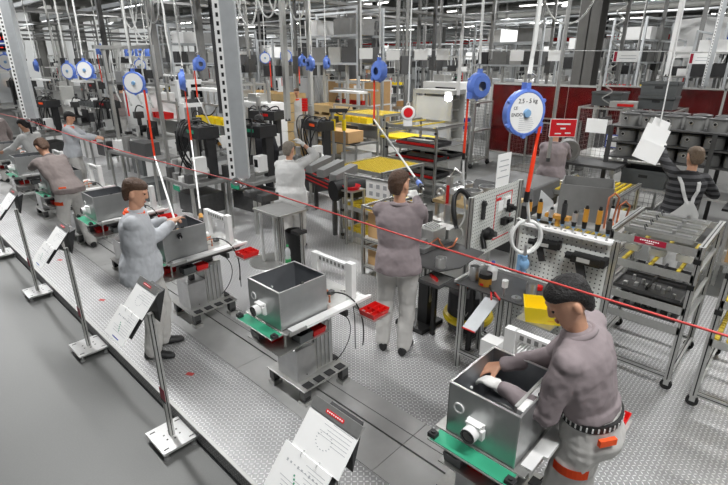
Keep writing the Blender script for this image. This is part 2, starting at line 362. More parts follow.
def person(label,loc,face,H=1.78,lean=0.,side=0.,twist=0.,hp=0.,hy=0.,hr=0.,hl=None,hr_=None,feet=((-.1,.0),(.1,.02)),pelvis=(0,0,0),
           top='polo_taupe',sleeve='long',bottom='trouser_grey',hair='short',hairm='hair_black',gloves=(False,False),extras=(),vox=.0065,hem=-.07,fat=1.,curl=.6,polel=None,poler=None,cuff=1.,legflare=1.,detail=True):
    s=H/1.78; fr=Matrix.Rotation(face-PI/2,3,'Z')   # local facing is +Y
    up=V((0,0,1)); Pv=V((pelvis[0],pelvis[1],.93*s+pelvis[2]))
    t=V((math.sin(side),math.sin(lean)*math.cos(side),math.cos(lean)*math.cos(side))).normalized()
    ax=Matrix.Rotation(twist,3,t)@(V((1,0,0))-t*t.x).normalized()     # shoulder axis
    dp=t.cross(ax).normalized()*1.0                                    # forward of chest
    if dp.y<0 and abs(twist)<1.2: dp=-dp
    hx=V((1,0,0)); hd=V((0,1,0))
    def tp(k,w=0,f=0): # curved spine: hips stay upright, chest follows t
        b=min(1,max(0,(k+.02)/.25)); dirn=(up*(1-b)+t*b).normalized() if k<.25 else t
        return Pv+up*0+dirn*k*s if k<.0 else Pv+t*k*s
    def axk(k):
        b=min(1,max(0,(k+.05)/.4)); a=(hx*(1-b)+ax*b).normalized(); d=(hd*(1-b)+dp*b); d=(d-a*d.dot(a)).normalized(); return a,d
    sh={-1:Pv+t*.462*s-ax*.172*s, 1:Pv+t*.462*s+ax*.172*s}
    N=Pv+t*.53*s
    # head frame
    hu=(t*.45+up*.55).normalized(); R_=Matrix.Rotation(-hp,3,'X'); 
    fh=Matrix.Rotation(hy,3,'Z')@(Matrix.Rotation(-hp,3,'X')@V((0,1,0))); uh=Matrix.Rotation(hy,3,'Z')@(Matrix.Rotation(-hp,3,'X')@Matrix.Rotation(hr,3,'Y')@V((0,0,1)))
    rh=fh.cross(uh).normalized(); fh=uh.cross(rh).normalized()
    Hc=N+(hu*.066+uh*.098)*s
    hand_t={-1:V(hl) if hl else sh[-1]+V((-.08,.06,-.52))*s,1:V(hr_) if hr_ else sh[1]+V((.08,.06,-.52))*s}
    pole={-1:V(polel) if polel else V((-.55,-.6,-.6)),1:V(poler) if poler else V((.55,-.6,-.6))}
    el={};wr={}
    for q in (-1,1): el[q],wr[q]=ik(sh[q],hand_t[q],.295*s,.265*s,pole[q])
    hip={q:Pv+V((q*.088*s,0,-.02*s)) for q in (-1,1)}; ank={q:V((feet[(q+1)//2][0],feet[(q+1)//2][1],.085*s)) for q in (-1,1)}
    kn={}
    for q in (-1,1): kn[q],ank[q]=ik(hip[q],ank[q],.428*s,.413*s,V((q*.1,1,0)))
    # body
    b=MB('skin')
    def torso(mb,g,secs):
        o=[]
        for k,w,d,f in secs:
            a,dd=axk(k); o.append((Pv+(t if k>0 else up)*k*s+dd*f*s,a*(w*g)*s,dd*(d*g)*s))
        loft(mb,o,22)
    TS=[(-.1,.165,.115,0),(-.03,.172,.122,0),(.06,.158,.112,.005),(.15,.155,.108,.008),(.26,.174,.118,.006),(.36,.19,.12,0),(.43,.188,.108,-.006),(.475,.158,.088,-.008),(.505,.11,.07,-.008),(.53,.07,.06,-.004),(.545,.058,.056,-.002)]
    torso(b,.84*fat**.5,TS[:-3]+[(.49,.12,.075,-.008),(.525,.06,.055,-.004)])
    limb(b,[N-t*.04*s,N+(Hc-N)*.55],[.052*s,.05*s])
    loft(b,[(Hc+(uh*z+fh*(f+k)/2)*s,rh*w*s,fh*(f-k)/2*s) for z,w,f,k in HEAD],20)
    nb=Hc+(fh*.09+uh*-.002)*s
    loft(b,[(Hc+(uh*z+fh*y)*s,rh*w*s,fh*.016*s) for z,y,w in ((.035,.086,.006),(.01,.093,.009),(-.012,.1,.013),(-.022,.098,.015),(-.028,.09,.01))],8)
    for q in (-1,1):
        Rm=Matrix((rh,fh,uh)).transposed()
        b.ell(Hc+(rh*q*.077+fh*-.008+uh*-.004)*s,(.009*s,.02*s,.033*s),8,8,R=Rm)
        b.ell(Hc+(rh*q*.03+fh*.083+uh*.034)*s,(.022*s,.012*s,.007*s),8,6,R=Rm)
        limb(b,[sh[q],el[q],wr[q]],[.045*s,.036*s,.026*s])
        limb(b,[hip[q],kn[q],ank[q]],[.075*s,.05*s,.038*s])
        fd=V((q*.25,1,0)).normalized(); limb(b,[ank[q]-up*.03*s,ank[q]+fd*.14*s-up*.05*s],[.035*s,.022*s])
        d=(wr[q]-el[q]).normalized(); nr=(up+V((0,-.2,0))) if abs(d.z)<.8 else V((q,0,0))
        hand(b,wr[q]+d*.01*s,d,nr,V((-q,0,0)) if abs(d.z)<.8 else V((0,1,0)),s,curl)
    bo=b.done('person'); fuse(bo,vox,3); bo.location=loc; bo.rotation_euler[2]=face-PI/2; bo['label']=label; bo['category']='person'
    # trousers
    c=MB(bottom); g=fat
    loft(c,[(Pv+V((0,f,k))*s+(t-up)*max(0,k)*.8*s,V((w*g,0,0))*s,V((0,d*g,0))*s) for k,w,d,f in (((.115,.155,.116,.0),(.1,.158,.118,.0)) if 'belt' in extras else ((.125,.144,.104,.004),(.1,.15,.112,.004)))+((.04,.163,.122,.0),(-.04,.174,.132,-.006),(-.1,.165,.122,-.006),(-.14,.12,.09,-.002))],22)
    for q in (-1,1): limb(c,[hip[q]-up*.03*s,hip[q].lerp(kn[q],.5),kn[q],kn[q].lerp(ank[q],.5),ank[q]+up*.0],[.102*s*g,.096*s*legflare,.082*s*legflare,.076*s*legflare,.072*s*legflare])
    to=c.done('trousers',bo); fuse(to,vox*1.3,5,.03*s)
    # top
    c=MB(top); gk=lambda k: fat if k<.12 else fat**max(.35,1-(k-.12)*2.2)
    S2=([(hem,.18*fat,.14*fat,-.004),(hem+.06,.18*fat,.14*fat,-.004)] if hem<0 else [(hem,.152*fat,.115*fat,0),(hem+.05,.152*fat,.115*fat,0)])+[(k,w*gk(k)*(1 if k>.1 or hem>0 else 1.04),(d if k>.1 or hem>0 else .136)*gk(k)*1.02,f) for k,w,d,f in TS if k>max(hem+.03,.0 if hem<0 else -1)]
    torso(c,1.06,S2)
    for q in (-1,1):
        e=el[q]; w_=wr[q]
        if sleeve=='long': limb(c,[sh[q],sh[q].lerp(e,.5),e,e.lerp(w_,.6),w_-(w_-e)*.08],[.073*s,.065*s,.056*s,.05*s*cuff,.041*s*cuff])
        elif sleeve=='rolled': limb(c,[sh[q],sh[q].lerp(e,.5),e,e.lerp(w_,.45)],[.073*s,.066*s,.058*s,.05*s])
        else: limb(c,[sh[q],sh[q].lerp(e,.62)],[.073*s,.066*s])
    for q in (-1,1): limb(c,[N-t*.045*s+ax*q*.03*s,sh[q]-ax*q*.02*s+t*.0*s],[.05*s,.072*s])
    so=c.done('polo_shirt' if 'polo' in top else 'work_jacket' if 'jacket' in top else 'shirt',bo); fuse(so,vox*1.3,5,.028*s)
    # collar
    if 'nocollar' not in extras:
        c=MB('orange' if 'orange' in extras else top)
        a0=[N+(ax*math.cos(x)*.074+dp*(math.sin(x)*.07-.002))*s+t*(-.012-.012*math.sin(x))*s for x in [2*PI*i/20 for i in range(20)]]
        c.tube(a0,.017*s,8,closed=True)
        if 'orange' in extras:
            c.tube([p-t*.022*s+(p-N)*.16 for p in a0],.018*s,8,closed=True)
        c.done('collar',bo,label='orange collar' if 'orange' in extras else None)
    # hair
    c=MB(hairm); HS=HAIRS[hair]
    loft(c,[(Hc+(uh*z+fh*(f+k)/2)*s,rh*w*s,fh*(f-k)/2*s) for z,w,f,k in [tuple(x*.965 for x in h) for h in HS]],20)
    if 'ponytail' in extras: c.tube(bez(Hc-fh*.1*s+uh*.02*s,Hc-fh*.2*s,Hc-fh*.17*s-up*.15*s,Hc-fh*.16*s-up*.3*s),.02*s,8)
    ho=c.done('hair',bo); fuse(ho,.006,2,.007,TEXH)
    if detail:
        for q in (-1,1): MB('eye').ell(Hc+(rh*q*.031+fh*.0875+uh*.018)*s,(.011*s,.006*s,.005*s),10,6,R=Matrix((rh,fh,uh)).transposed()).done('eye',bo)
        MB('lip').ell(Hc+(fh*.093+uh*-.058)*s,(.023*s,.007*s,.007*s),10,6,R=Matrix((rh,fh,uh)).transposed()).done('lips',bo)
    # shoes, gloves
    for q in (-1,1):
        c=MB('shoe_black'); fd=V((q*.22,1,0)).normalized(); sd=V((fd.y,-fd.x,0)); A=ank[q].copy(); A.z=0
        loft(c,[(A+fd*y*s+up*(h/2)*s,sd*w*s,up*(h/2)*s) for y,w,h in ((-.085,.022,.04),(-.075,.038,.085),(-.03,.043,.11),(.03,.044,.1),(.08,.05,.075),(.14,.05,.06),(.18,.04,.05),(.2,.02,.03))],12)
        c.done('shoe',bo)
        if gloves[(q+1)//2]:
            c=MB('glove_white'); d=(wr[q]-el[q]).normalized(); nr=(up+V((0,-.2,0))) if abs(d.z)<.8 else V((q,0,0))
            hand(c,wr[q]+d*.01*s,d,nr,V((-q,0,0)) if abs(d.z)<.8 else V((0,1,0)),s,curl,.003)
            c.cyl(wr[q]-d*.03*s,wr[q]+d*.02*s,.034*s,.031*s)
            g_=c.done('glove',bo,label='white work glove'); fuse(g_,.006,2)
    if 'belt' in extras:
        c=MB('black'); a0=[]; BO=(t-up)*.07*s
        for i in range(36):
            x=2*PI*i/36; a0.append(Pv+V((math.cos(x)*.165*fat,math.sin(x)*.126*fat,.085))*s+BO)
        n=36; vs=[];fs=[]
        for p in a0: vs+= [p-up*.02*s,p+up*.02*s]
        c._a(vs,[(2*i,2*((i+1)%n),2*((i+1)%n)+1,2*i+1) for i in range(n)],True)
        B0=(Pv+V((0,0,.085)))*1.0; cc=Pv+V((0,0,.085*s))+BO; inn=[cc+(p-cc)*.9 for p in a0]
        c._a([p+up*.02*s for p in a0]+[p+up*.02*s for p in inn],[(i,(i+1)%n,n+(i+1)%n,n+i) for i in range(n)]); c._a([p-up*.02*s for p in a0]+[p-up*.02*s for p in inn],[(i,n+i,n+(i+1)%n,(i+1)%n) for i in range(n)])
        c.mat('white')
        for i in range(0,36): 
            p=Pv+V((math.cos(2*PI*(i+.5)/36)*.167*fat,math.sin(2*PI*(i+.5)/36)*.128*fat,.085))*s+BO; nn=V((math.cos(2*PI*i/36),math.sin(2*PI*i/36),0))
            c.obox(p,nn.cross(up),up,nn,(.007*s,.024*s,.003))
        c.done('belt',bo,label='black belt with white print')
    if 'pocket' in extras: # orange cargo pocket flap on the outer thighs + one at the waist
        q=extras[extras.index('pocket')+1]
        c=MB('orange'); p=hip[q].lerp(kn[q],.42); o_=V((q,-.35,0)).normalized()
        loftc=[]
        for i in range(9):
            x=-.9+i*.225; n_=V((q*math.cos(x),math.sin(x)-.3,0)).normalized(); loftc.append(p+n_*.108*s)
        vs=[];
        for r_ in loftc: vs+=[r_-up*.027*s,r_+up*.027*s]
        c._a(vs,[(2*i,2*i+2,2*i+3,2*i+1) for i in range(8)]+[(2*i+1,2*i+3,2*i+2,2*i) for i in range(8)])
        c.done('pocket_flap',bo,label='orange pocket flap')
        c=MB('orange'); p=Pv+V((q*.14,-.105,.03))*s; c.obox(p,V((.8,q*.55,0)),up,V((q*.55,-.8,0)),(.09*s,.035*s,.02*s)); c.done('waist_patch',bo,label='orange waist patch')
    return bo
def PR(label,xy,face_deg,z=P,hands=(None,None),**k):
    f=math.radians(face_deg); R=Matrix.Rotation(-(f-PI/2),3,'Z'); o=V((xy[0],xy[1],z))
    h=[R@(V(q)-o) if q else None for q in hands]
    return person(label,(xy[0],xy[1],z),f,hl=h[0],hr_=h[1],**k)
PR('man in taupe polo shirt and patterned belt leaning over the nearest open steel casing',(2.21,.5),92,hands=((1.98,.9,1.2),(2.14,.98,1.22)),H=1.8,lean=.24,side=-.14,hp=.6,hy=.75,fat=1.12,
   hair='short',hairm='hair_black',extras=('belt','pocket',-1),gloves=(True,False),hem=.1,feet=((-.12,0),(.12,-.05)),poler=(.6,-.2,-.8),polel=(-.3,-1,-.4))
PR('man in taupe polo shirt and pale trousers guiding a lifting tool at the centre workbench',(3.15,2.56),33,hands=((3.62,3.0,1.3),(3.62,2.74,1.53)),H=1.8,lean=.03,hp=-.05,hy=-.55,hairm='hair_brown',
   gloves=(False,True),hem=-.1,fat=1.14,feet=((-.13,.0),(.09,-.06)),poler=(.5,-.2,-1))
PR('young man in pale grey jacket with orange collar working at a casing on the line',(1.5,4.22),-32,hands=((1.85,4.36,1.35),(1.83,4.2,1.37)),H=1.74,lean=.06,hp=.3,hy=-.15,hair='full',hairm='hair_brown',
   top='jacket_grey',extras=('orange',),hem=-.12,fat=1.27,cuff=1.25,legflare=1.12,feet=((-.1,.06),(.12,.0)))
PR('man in brown polo shirt bending far over a casing on the line',(1.93,7.75),104,fat=1.15,hands=((1.72,8.6,1.25),(1.9,8.7,1.22)),H=1.8,lean=.72,hp=.75,hairm='hair_brown',vox=.008,top='polo_brown',gloves=(True,True),
   extras=('pocket',-1),hem=-.06,feet=((-.12,.1),(.14,-.1)),pelvis=(0,-.06,0),polel=(-.9,0,-.2))
PR('dark-haired worker in pale shirt with a ponytail bending behind the man in brown',(2.35,10.7),120,H=1.7,lean=.3,hp=.5,hairm='hair_black',vox=.009,top='shirt_pale',extras=('ponytail',),hair='full',hem=-.1,fat=1.1,hands=((1.9,11.1,1.2),(2.2,11.2,1.2)))
PR('dark-haired worker in pale jacket with orange collar standing at the bench behind the line',(3.05,11.2),-38,H=1.72,lean=.08,hp=.4,hair='full',hairm='hair_black',vox=.009,top='jacket_grey',extras=('orange',),hem=-.12,fat=1.12,hands=((3.5,10.95,1.3),(3.4,10.8,1.3)))
PR('man in brown shirt seen from behind between two blue-rimmed balancers',(5.77,15.31),60,H=1.86,lean=.02,hairm='hair_black',vox=.012,top='polo_brown',hem=-.08,z=.34,fat=1.15,detail=False)
PR('grey-haired woman in white tunic raising a gloved hand to a machine',(4.12,5.36),38,hands=((4.6,5.75,1.3),(4.36,5.33,1.68)),H=1.62,lean=.05,hp=.1,hy=-.35,hair='full',hairm='hair_grey',vox=.008,top='shirt_pale',sleeve='rolled',bottom='trouser_grey',
   gloves=(False,True),hem=-.17,fat=1.42,legflare=1.25,poler=(1,.1,-.5))
PR('worker in white overalls with orange collar facing this way in front of the stacked crates',(9.32,11.58),-125,H=1.75,z=.3,hp=.2,hairm='hair_brown',vox=.012,top='shirt_pale',extras=('orange',),hem=-.1)
PR('man in brownish jacket turned away beside the hanging red notice',(8.2,3.3),25,H=1.8,z=0,lean=.12,hp=.2,hairm='hair_brown',vox=.009,top='polo_taupe',bottom='shirt_pale',hem=-.08,fat=1.3,hands=((8.8,3.75,1.25),(8.75,3.35,1.25)))
PR('worker in dark clothes half hidden behind the perforated hanging post',(5.12,7.45),60,H=1.76,hairm='hair_black',hair='full',vox=.009,top='cloth_black',bottom='cloth_black',extras=('nocollar',),hp=.3,lean=.1)
p11=PR('man in striped black sweater and white bib overalls reaching up to the grey pots',(6.84,1.1),42,z=0,side=.12,hands=((7.2,1.5,1.74),(7.4,1.0,1.25)),H=1.86,lean=.05,hp=.1,hy=-.1,hairm='hair_light',vox=.008,top='stripe_knit',extras=('nocollar',),hem=-.05,gloves=(True,False),fat=1.18,polel=(-1,0,-.1),bottom='shirt_pale')
PR('worker in brown shirt cut off by the left edge of the view',(2.3,13.6),100,H=1.75,lean=.3,hairm='hair_black',vox=.012,top='polo_brown')
# back panel and straps of the bib overalls
c=MB('shirt_pale'); s_=1.8/1.78
def bp(x,k,o=.0): return V((x, -(.118+o)+.02*abs(k-.3)+math.sin(.05)*k, .93+k))*s_
Pz=.93*s_
pts=[(-.2,.02),(-.15,.12),(-.07,.24),(-.045,.3),(0,.27),(.045,.3),(.07,.24),(.15,.12),(.2,.02),(.15,-.1),(-.15,-.1)]
def onback(x,k):
    w=.235; d=.185 if k<.25 else .16
    t_=max(-.97,min(.97,x/w)); y=-d*math.sqrt(1-t_*t_)+k*.05
    return V((x*s_,y*s_,(.93+k)*s_))
n=12; rows=[]
for i in range(n+1):
    k=-.12+.38*i/n; hw=.225 if k<.03 else .225-.18*min(1,(k-.03)/.22)
    rows.append([onback(-hw+2*hw*j/16,k) for j in range(17)])
vs=sum(rows,[])+[p+V((0,-.006,0)) for p in sum(rows,[])]; off=17*(n+1)
fs=[]
for i in range(n):
    for j in range(16): a=i*17+j; fs.append((off+a,off+a+1,off+a+18,off+a+17))
c._a(vs,fs,True)
for q in (-1,1):
    pts=[onback(q*.03,.24),onback(q*.05,.3)+V((0,-.005,0)),onback(q*.085,.38)+V((0,-.01,0)),V((q*.1*s_,-.11*s_,(.93+.46)*s_)),V((q*.105*s_,-.02*s_,(.93+.535)*s_)),V((q*.1*s_,.09*s_,(.93+.49)*s_))]
    for a,b in zip(pts,pts[1:]): c.obox((a+b)/2+V((0,-.004,0)),V((1,0,0)),b-a,(b-a).cross(V((1,0,0))),(.04,(b-a).length*1.15,.012))
c.done('overall_bib',p11,label='white bib and shoulder straps')
MB('orange').obox(onback(.07,-.05)+V((.0,-.014,0)),V((1,.1,0)),V((0,0,1)),V((0,1,0)),(.1,.05,.012)).done('pocket_flap',p11,label='orange flap on the overalls')
# ------------------------------------------------------------------ setting
def S(mb,name,**k): return mb.done(name,kind='structure',**k)
S(MB('concrete').box(-8,-10,-.05,64,66,0),'floor')
S(MB('diamond_plate').box(1.25,-3,0,1.87,40,P),'walkway_plate')
S(MB('diamond_plate').box(2.5,-3,0,6.6,30,P),'walkway_plate')
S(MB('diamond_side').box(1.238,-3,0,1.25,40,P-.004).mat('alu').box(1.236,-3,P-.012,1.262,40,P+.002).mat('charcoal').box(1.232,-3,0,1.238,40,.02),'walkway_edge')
b=MB('track_steel')
for i in range(-2,24):
    y0=i*1.7; b.box(1.873,y0+.002,0,2.192,y0+1.698,P+.001).box(2.208,y0+.002,0,2.497,y0+1.698,P+.001)
b.mat('black').box(2.192,-3,0,2.208,40,P-.06)
b.mat('dark_steel').box(2.325,-3,P+.001,2.331,40,P+.0025)
S(b,'track_plate')
WX,WY,CH=62.,64.,8.2
b=MB('white_wall').box(-8,WY,0,WX,WY+.3,CH)
b.mat('light_grey')
for i in range(12): b.box(-6+i*6,WY-.5,0,-5.1+i*6,WY,CH)
S(b,'wall_left')
b=MB('white_wall').box(WX,-10,0,WX+.3,WY,CH)
S(b,'wall_back')
S(MB('red').box(WX-.12,-8,4.85,WX,62,5.4),'trim_1')
S(MB('white_wall').box(-8,-10.3,0,WX,-10,CH),'wall_right')
S(MB('mid_grey').box(-8,-10,CH,WX,WY,CH+.2),'ceiling')
b=MB('light_grey')
for i in range(10): b.box(-8,4+i*6,CH-.9,WX,4.25+i*6,CH)
S(b,'ceiling_beam')
b=MB('mid_grey')
for i in range(9): b.box(6+i*6.5,-8,CH-1.5,6.3+i*6.5,WY,CH-.9)
S(b,'ceiling_beam')
# H section steel columns
CPOS=[]
def hcol(name,x,y,w,z1=CH,mat='mid_grey'):
    CPOS.append((x,y))
    t=.03; b=MB(mat).box(x-w/2,y-w/2,0,x-w/2+t,y+w/2,z1).box(x+w/2-t,y-w/2,0,x+w/2,y+w/2,z1).box(x-w/2,y-.015,0,x+w/2,y+.015,z1)
    b.box(x-w*.8,y-w*.8,0,x+w*.8,y+w*.8,.04)
    return S(b,name,rz=0)
hcol('steel_column',13.6,4.95,.5,mat='column_grey'); hcol('steel_column',17.3,17.0,.5,mat='dark_grey')
for u,v,d,w in ((262,50,38,.6),(305,55,34,.5),(598,60,36,.5),(440,55,32,.45),(376,60,30,.4),(85,60,46,.7),(43,55,44,.7),(165,52,46,.7),(560,55,30,.4),(646,60,34,.4),(505,55,40,.4),(200,60,30,.4)):
    p=dep(u,v,d); hcol('steel_column',p.x,p.y,w,mat='dark_grey' if u in(262,305,376,598) else 'light_grey' if u<200 else 'mid_grey')
# ------------------------------------------------------------------ ambient fill, hall luminaires and an added wall wash
w=bpy.data.worlds.new('sky'); SC.world=w; w.use_nodes=True; bg=w.node_tree.nodes['Background']; bg.inputs[0].default_value=(.93,.96,1,1); bg.inputs[1].default_value=.2
lum=None; n=0
for ix in range(8):
    for iy in range(8):
        x=1.5+ix*7.5; y=-1+iy*7.8
        if x<8 and y<4: z=6.0
        z=6.0
        L='white ceiling luminaire with glowing tubes hanging in a row above the hall'
        if lum is None:
            lum=thing('ceiling_luminaire',L,'lamp',(x,y,z),group='ceiling luminaires')
            MB('white').box(-.12,-1.6,.03,.12,1.6,.1).cyl((0,-1.2,.1),(0,-1.2,CH-6),.008,n=6).cyl((0,1.2,.1),(0,1.2,CH-6),.008,n=6).done('housing',lum)
            MB('lamp_glow').cyl((-.06,-1.55,.0),(-.06,1.55,.0),.018,n=8).cyl((.06,-1.55,0),(.06,1.55,0),.018,n=8).done('tube',lum)
        else: dup(lum,(x,y,z))
        if (ix<4 and iy<4) or (ix+iy)%2==0:
            l=bpy.data.lights.new('luminaire_light','AREA'); l.shape='RECTANGLE'; l.size=.35; l.size_y=3.2; l.energy=375 if ix<4 and iy<4 else 340
            lo=bpy.data.objects.new('luminaire_light',l); COL.objects.link(lo); lo.location=(x,y,z-.05)
# added lights that brighten the far left wall, without any lamp fixtures
for i in range(5):
    l=bpy.data.lights.new('wall_wash_fill','AREA'); l.shape='RECTANGLE'; l.size=8; l.size_y=.5; l.energy=420
    lo=bpy.data.objects.new('wall_wash_fill',l); COL.objects.link(lo); lo.location=(2+i*11,WY-7,6.5); lo.rotation_euler=(PI/2.6,0,0)
SC.view_settings.view_transform='Standard'; SC.view_settings.look='None'; SC.view_settings.gamma=1; SC.view_settings.exposure=-.2
# ------------------------------------------------------------------ boiler casings on carts
def bin_(w,d,h,mat,div=0,parent=None,name='bin',**k):
    b=MB(mat).tray(-w/2,-d/2,0,w/2,d/2,h,.004,.008)
    for i in range(div): y=-d/2+(i+1)*d/(div+1); b.box(-w/2+.006,y-.002,.004,w/2-.006,y+.002,h*.85)
    if div>1: b.box(-.002,-d/2+.006,.004,.002,d/2-.006,h*.85)
    return b.done(name,parent,**k)
def make_cart(label):
    t=thing('assembly_cart',label,'cart',(0,0,0),group=None)
    b=MB('alu').box(-.24,-.13,.15,.28,.37,.162)
    b.done('base_plate',t,.002)
    for x,y in ((-.19,.33),(-.19,-.08),(.22,.33),(.22,-.1)):
        b=MB('dark_steel').box(x-.035,y-.03,.05,x+.035,y+.03,.15).mat('alu').box(x-.045,y-.04,0,x+.045,y+.04,.035)
        b.mat('rubber').cyl((x-.025,y,.06),(x+.025,y,.06),.035); b.done('wheel_block',t)
    for i in range(4): MB('charcoal').box(-.2+i*.12,-.12,.163,-.125+i*.12,-.05,.17).done('rubber_pad',t)
    for y in (.02,.2): MB('charcoal').box(.22,y,.163,.275,y+.1,.18).done('rubber_pad',t)
    MB('steel').box(-.2,.0,.163,.0,.26,.46).mat('dark_steel').cyl((-.1,-.001,.2),(-.1,-.004,.2),.006).done('front_cabinet',t,.004)
    b=MB('alu').box(.012,.02,.163,.21,.24,.62)
    for i in range(4): b.mat('steel').box(.03+i*.045,.008,.18,.052+i*.045,.02,.6)
    b.done('lifting_column',t)
    b=MB('dark_steel')
    for y in (-.14,.18): b.bar((-.35,y,.78),(.36,y,.78),.035,.05)
    b.bar((-.2,-.18,.7),(-.2,.2,.7),.03,.05).bar((.2,-.18,.72),(.2,.2,.72),.03,.05).bar((.1,.1,.6),(.1,.1,.78),.09).bar((-.1,.1,.46),(-.1,.1,.78),.05)
    b.done('lift_frame',t)
    b=MB('alu').box(-.47,-.25,.835,.36,.25,.846).box(-.57,-.22,.83,-.47,.23,.838)
    b.box(-.44,-.26,.82,.36,-.252,.855)
    b.done('tray_plate',t,.001)
    MB('green').box(-.565,-.215,.8385,-.475,.215,.842).done('green_strip',t,label='green front strip')
    b=MB('white').box(-.3,-.285,.84,.38,-.262,.862).box(-.42,-.262,.85,.34,-.205,.858)
    b.done('slide_rail',t)
    for y in (-.215,.215):
        MB('charcoal').box(-.56,y-.022,.842,-.52,y+.022,.866).cyl((-.54,y,.866),(-.54,y,.876),.012).done('clamp',t)
    b=MB('white').box(.2,-.24,.862,.25,-.17,1.17).box(.2,.17,.862,.25,.24,1.15).box(.205,-.18,1.09,.245,.18,1.15)
    b.mat('mid_grey')
    for i in range(7): b.box(.2035,-.15+i*.045,1.105,.205,-.125+i*.045,1.135)
    b.done('gate_bracket',t,.004,label='white gate-shaped bracket')
    b=MB('copper').tube([(.0,-.1,.86),(.0,-.1,.93),(.03,-.1,.95),(.07,-.1,.95)],.009).tube([(.05,.02,.87),(.12,.02,.88),(.15,.0,.88)],.008).tube([(.06,-.13,.86),(.06,-.13,.92)],.01)
    b.mat('white').cyl((.03,.12,.9),(.16,.12,.9),.03).mat('alu').box(.02,-.05,.847,.18,.06,.856).mat('dark_steel').box(.14,-.05,.857,.19,-.01,.89)
    b.done('pipe_fitting',t,label='copper pipe stubs')
    b=MB('black').tube(bez((.05,-.1,.93),(.2,-.28,1.0),(.27,-.34,.75),(.2,-.36,.5)),.006,6).tube(bez((.26,-.05,.86),(.42,-.1,.85),(.36,-.1,.4),(.34,-.14,.3)),.004,6).tube(bez((.1,-.24,.78),(.3,-.2,.6),(.2,-.2,.4),(.1,-.14,.3)),.004,6)
    b.done('cable',t)
    b=MB('alu').box(-.5,-.2,.655,-.02,.2,.662).bar((-.4,.1,.66),(-.4,.1,.83),.012).bar((-.4,-.14,.66),(-.4,-.14,.83),.012)
    b.done('bin_shelf',t)
    b=MB('alu').bar((.24,-.22,.8),(.24,-.42,.765),.02).box(.2,-.48,.755,.4,-.3,.762)
    b.done('bin_arm',t)
    return t
def make_case(label,variant=0):
    t=thing('boiler_casing',label,'casing',(0,0,0))
    t_=.004
    b=MB('galv').box(0,0,0,.44,.38,t_)
    b.box(0,0,0,t_,.38,.3).box(.44-t_,0,0,.44,.38,.3).box(0,0,0,.44,t_,.3).box(0,.38-t_,0,.44,.38,.3)
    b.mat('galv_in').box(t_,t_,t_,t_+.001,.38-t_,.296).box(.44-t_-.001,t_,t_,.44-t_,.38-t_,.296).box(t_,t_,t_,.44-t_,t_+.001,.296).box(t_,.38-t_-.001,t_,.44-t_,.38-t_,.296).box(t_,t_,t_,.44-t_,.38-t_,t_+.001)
    b.mat('alu_bright').box(-.001,-.001,.297,.012,.381,.301).box(.428,-.001,.297,.441,.381,.301).box(0,-.001,.297,.44,.009,.301).box(0,.371,.297,.44,.381,.301)
    b.mat('steel')
    for i in range(9): b.cyl((.012,-.0005,.03+i*.03),(.012,-.002,.03+i*.03),.0025,n=6)
    b.box(-.002,-.003,0,.006,.004,.3)
    b.done('shell',t)
    b=MB('white').box(-.02,.165,.07,0,.255,.16).cyl((-.02,.21,.115),(-.035,.21,.115),.043)
    b.pipe((-.035,.21,.115),(-.085,.21,.115),.04,.03).mat('dark_grey').pipe((-.08,.21,.115),(-.087,.21,.115),.038,.027).mat('mid_grey').cyl((-.03,.21,.115),(-.05,.21,.115),.022).mat('white').box(-.045,.17,.15,-.01,.25,.162).box(-.04,.155,.09,-.01,.175,.14)
    b.done('flue_nozzle',t,label='white round flue nozzle')
    b=MB('white').pipe((0,.315,.175),(-.006,.315,.175),.03,.022).mat('zinc').cyl((0,.315,.175),(-.003,.315,.175),.022)
    b.done('port_ring',t)
    b=MB('alu_bright').pipe((.19,.2,.005),(.19,.2,.07),.105,.08,28).mat('white').pipe((.19,.2,.07),(.19,.2,.085),.1,.085,28)
    b.done('inner_ring',t)
    b=MB('white').cyl((.439-t_,.12,.14),(.428,.12,.14),.01).cyl((.2,.37,.16),(.2,.36,.16),.008).mat('dark_steel').box(.2,.0,.3,.225,.012,.315)
    b.done('stud',t)
    return t
CB=lambda k:.68+1.78*k
ctx=['nearest cart of the assembly line, at the bottom right beside the leaning man','cart with a bare upright casing in clear view, second along the line','third cart along the line, beside the young man with the orange collar','fourth cart along the line, just behind the bending man in brown','fifth cart along the line, in front of the man bending in brown','sixth cart along the line, close to the left edge','seventh cart along the line, cut off by the left edge']
cs=['nearest open grey steel casing with white flue nozzle, under the hands of the leaning man','open galvanised steel casing with white nozzle, second on the line with no one beside it','third open steel casing on the line, touched by the young man in the grey jacket','fourth open steel casing on the line, directly behind the young man with orange collar','fifth open steel casing on the line, under the man bending in brown','sixth open steel casing on the line, near the left edge','seventh open steel casing on the line, cut by the left edge']
wh=['on the nearest cart','on the second, unattended cart','on the cart by the young man','on the fourth cart of the line','on the cart under the man in brown','on the sixth cart, near left edge','on the leftmost cart']
c0=k0=None
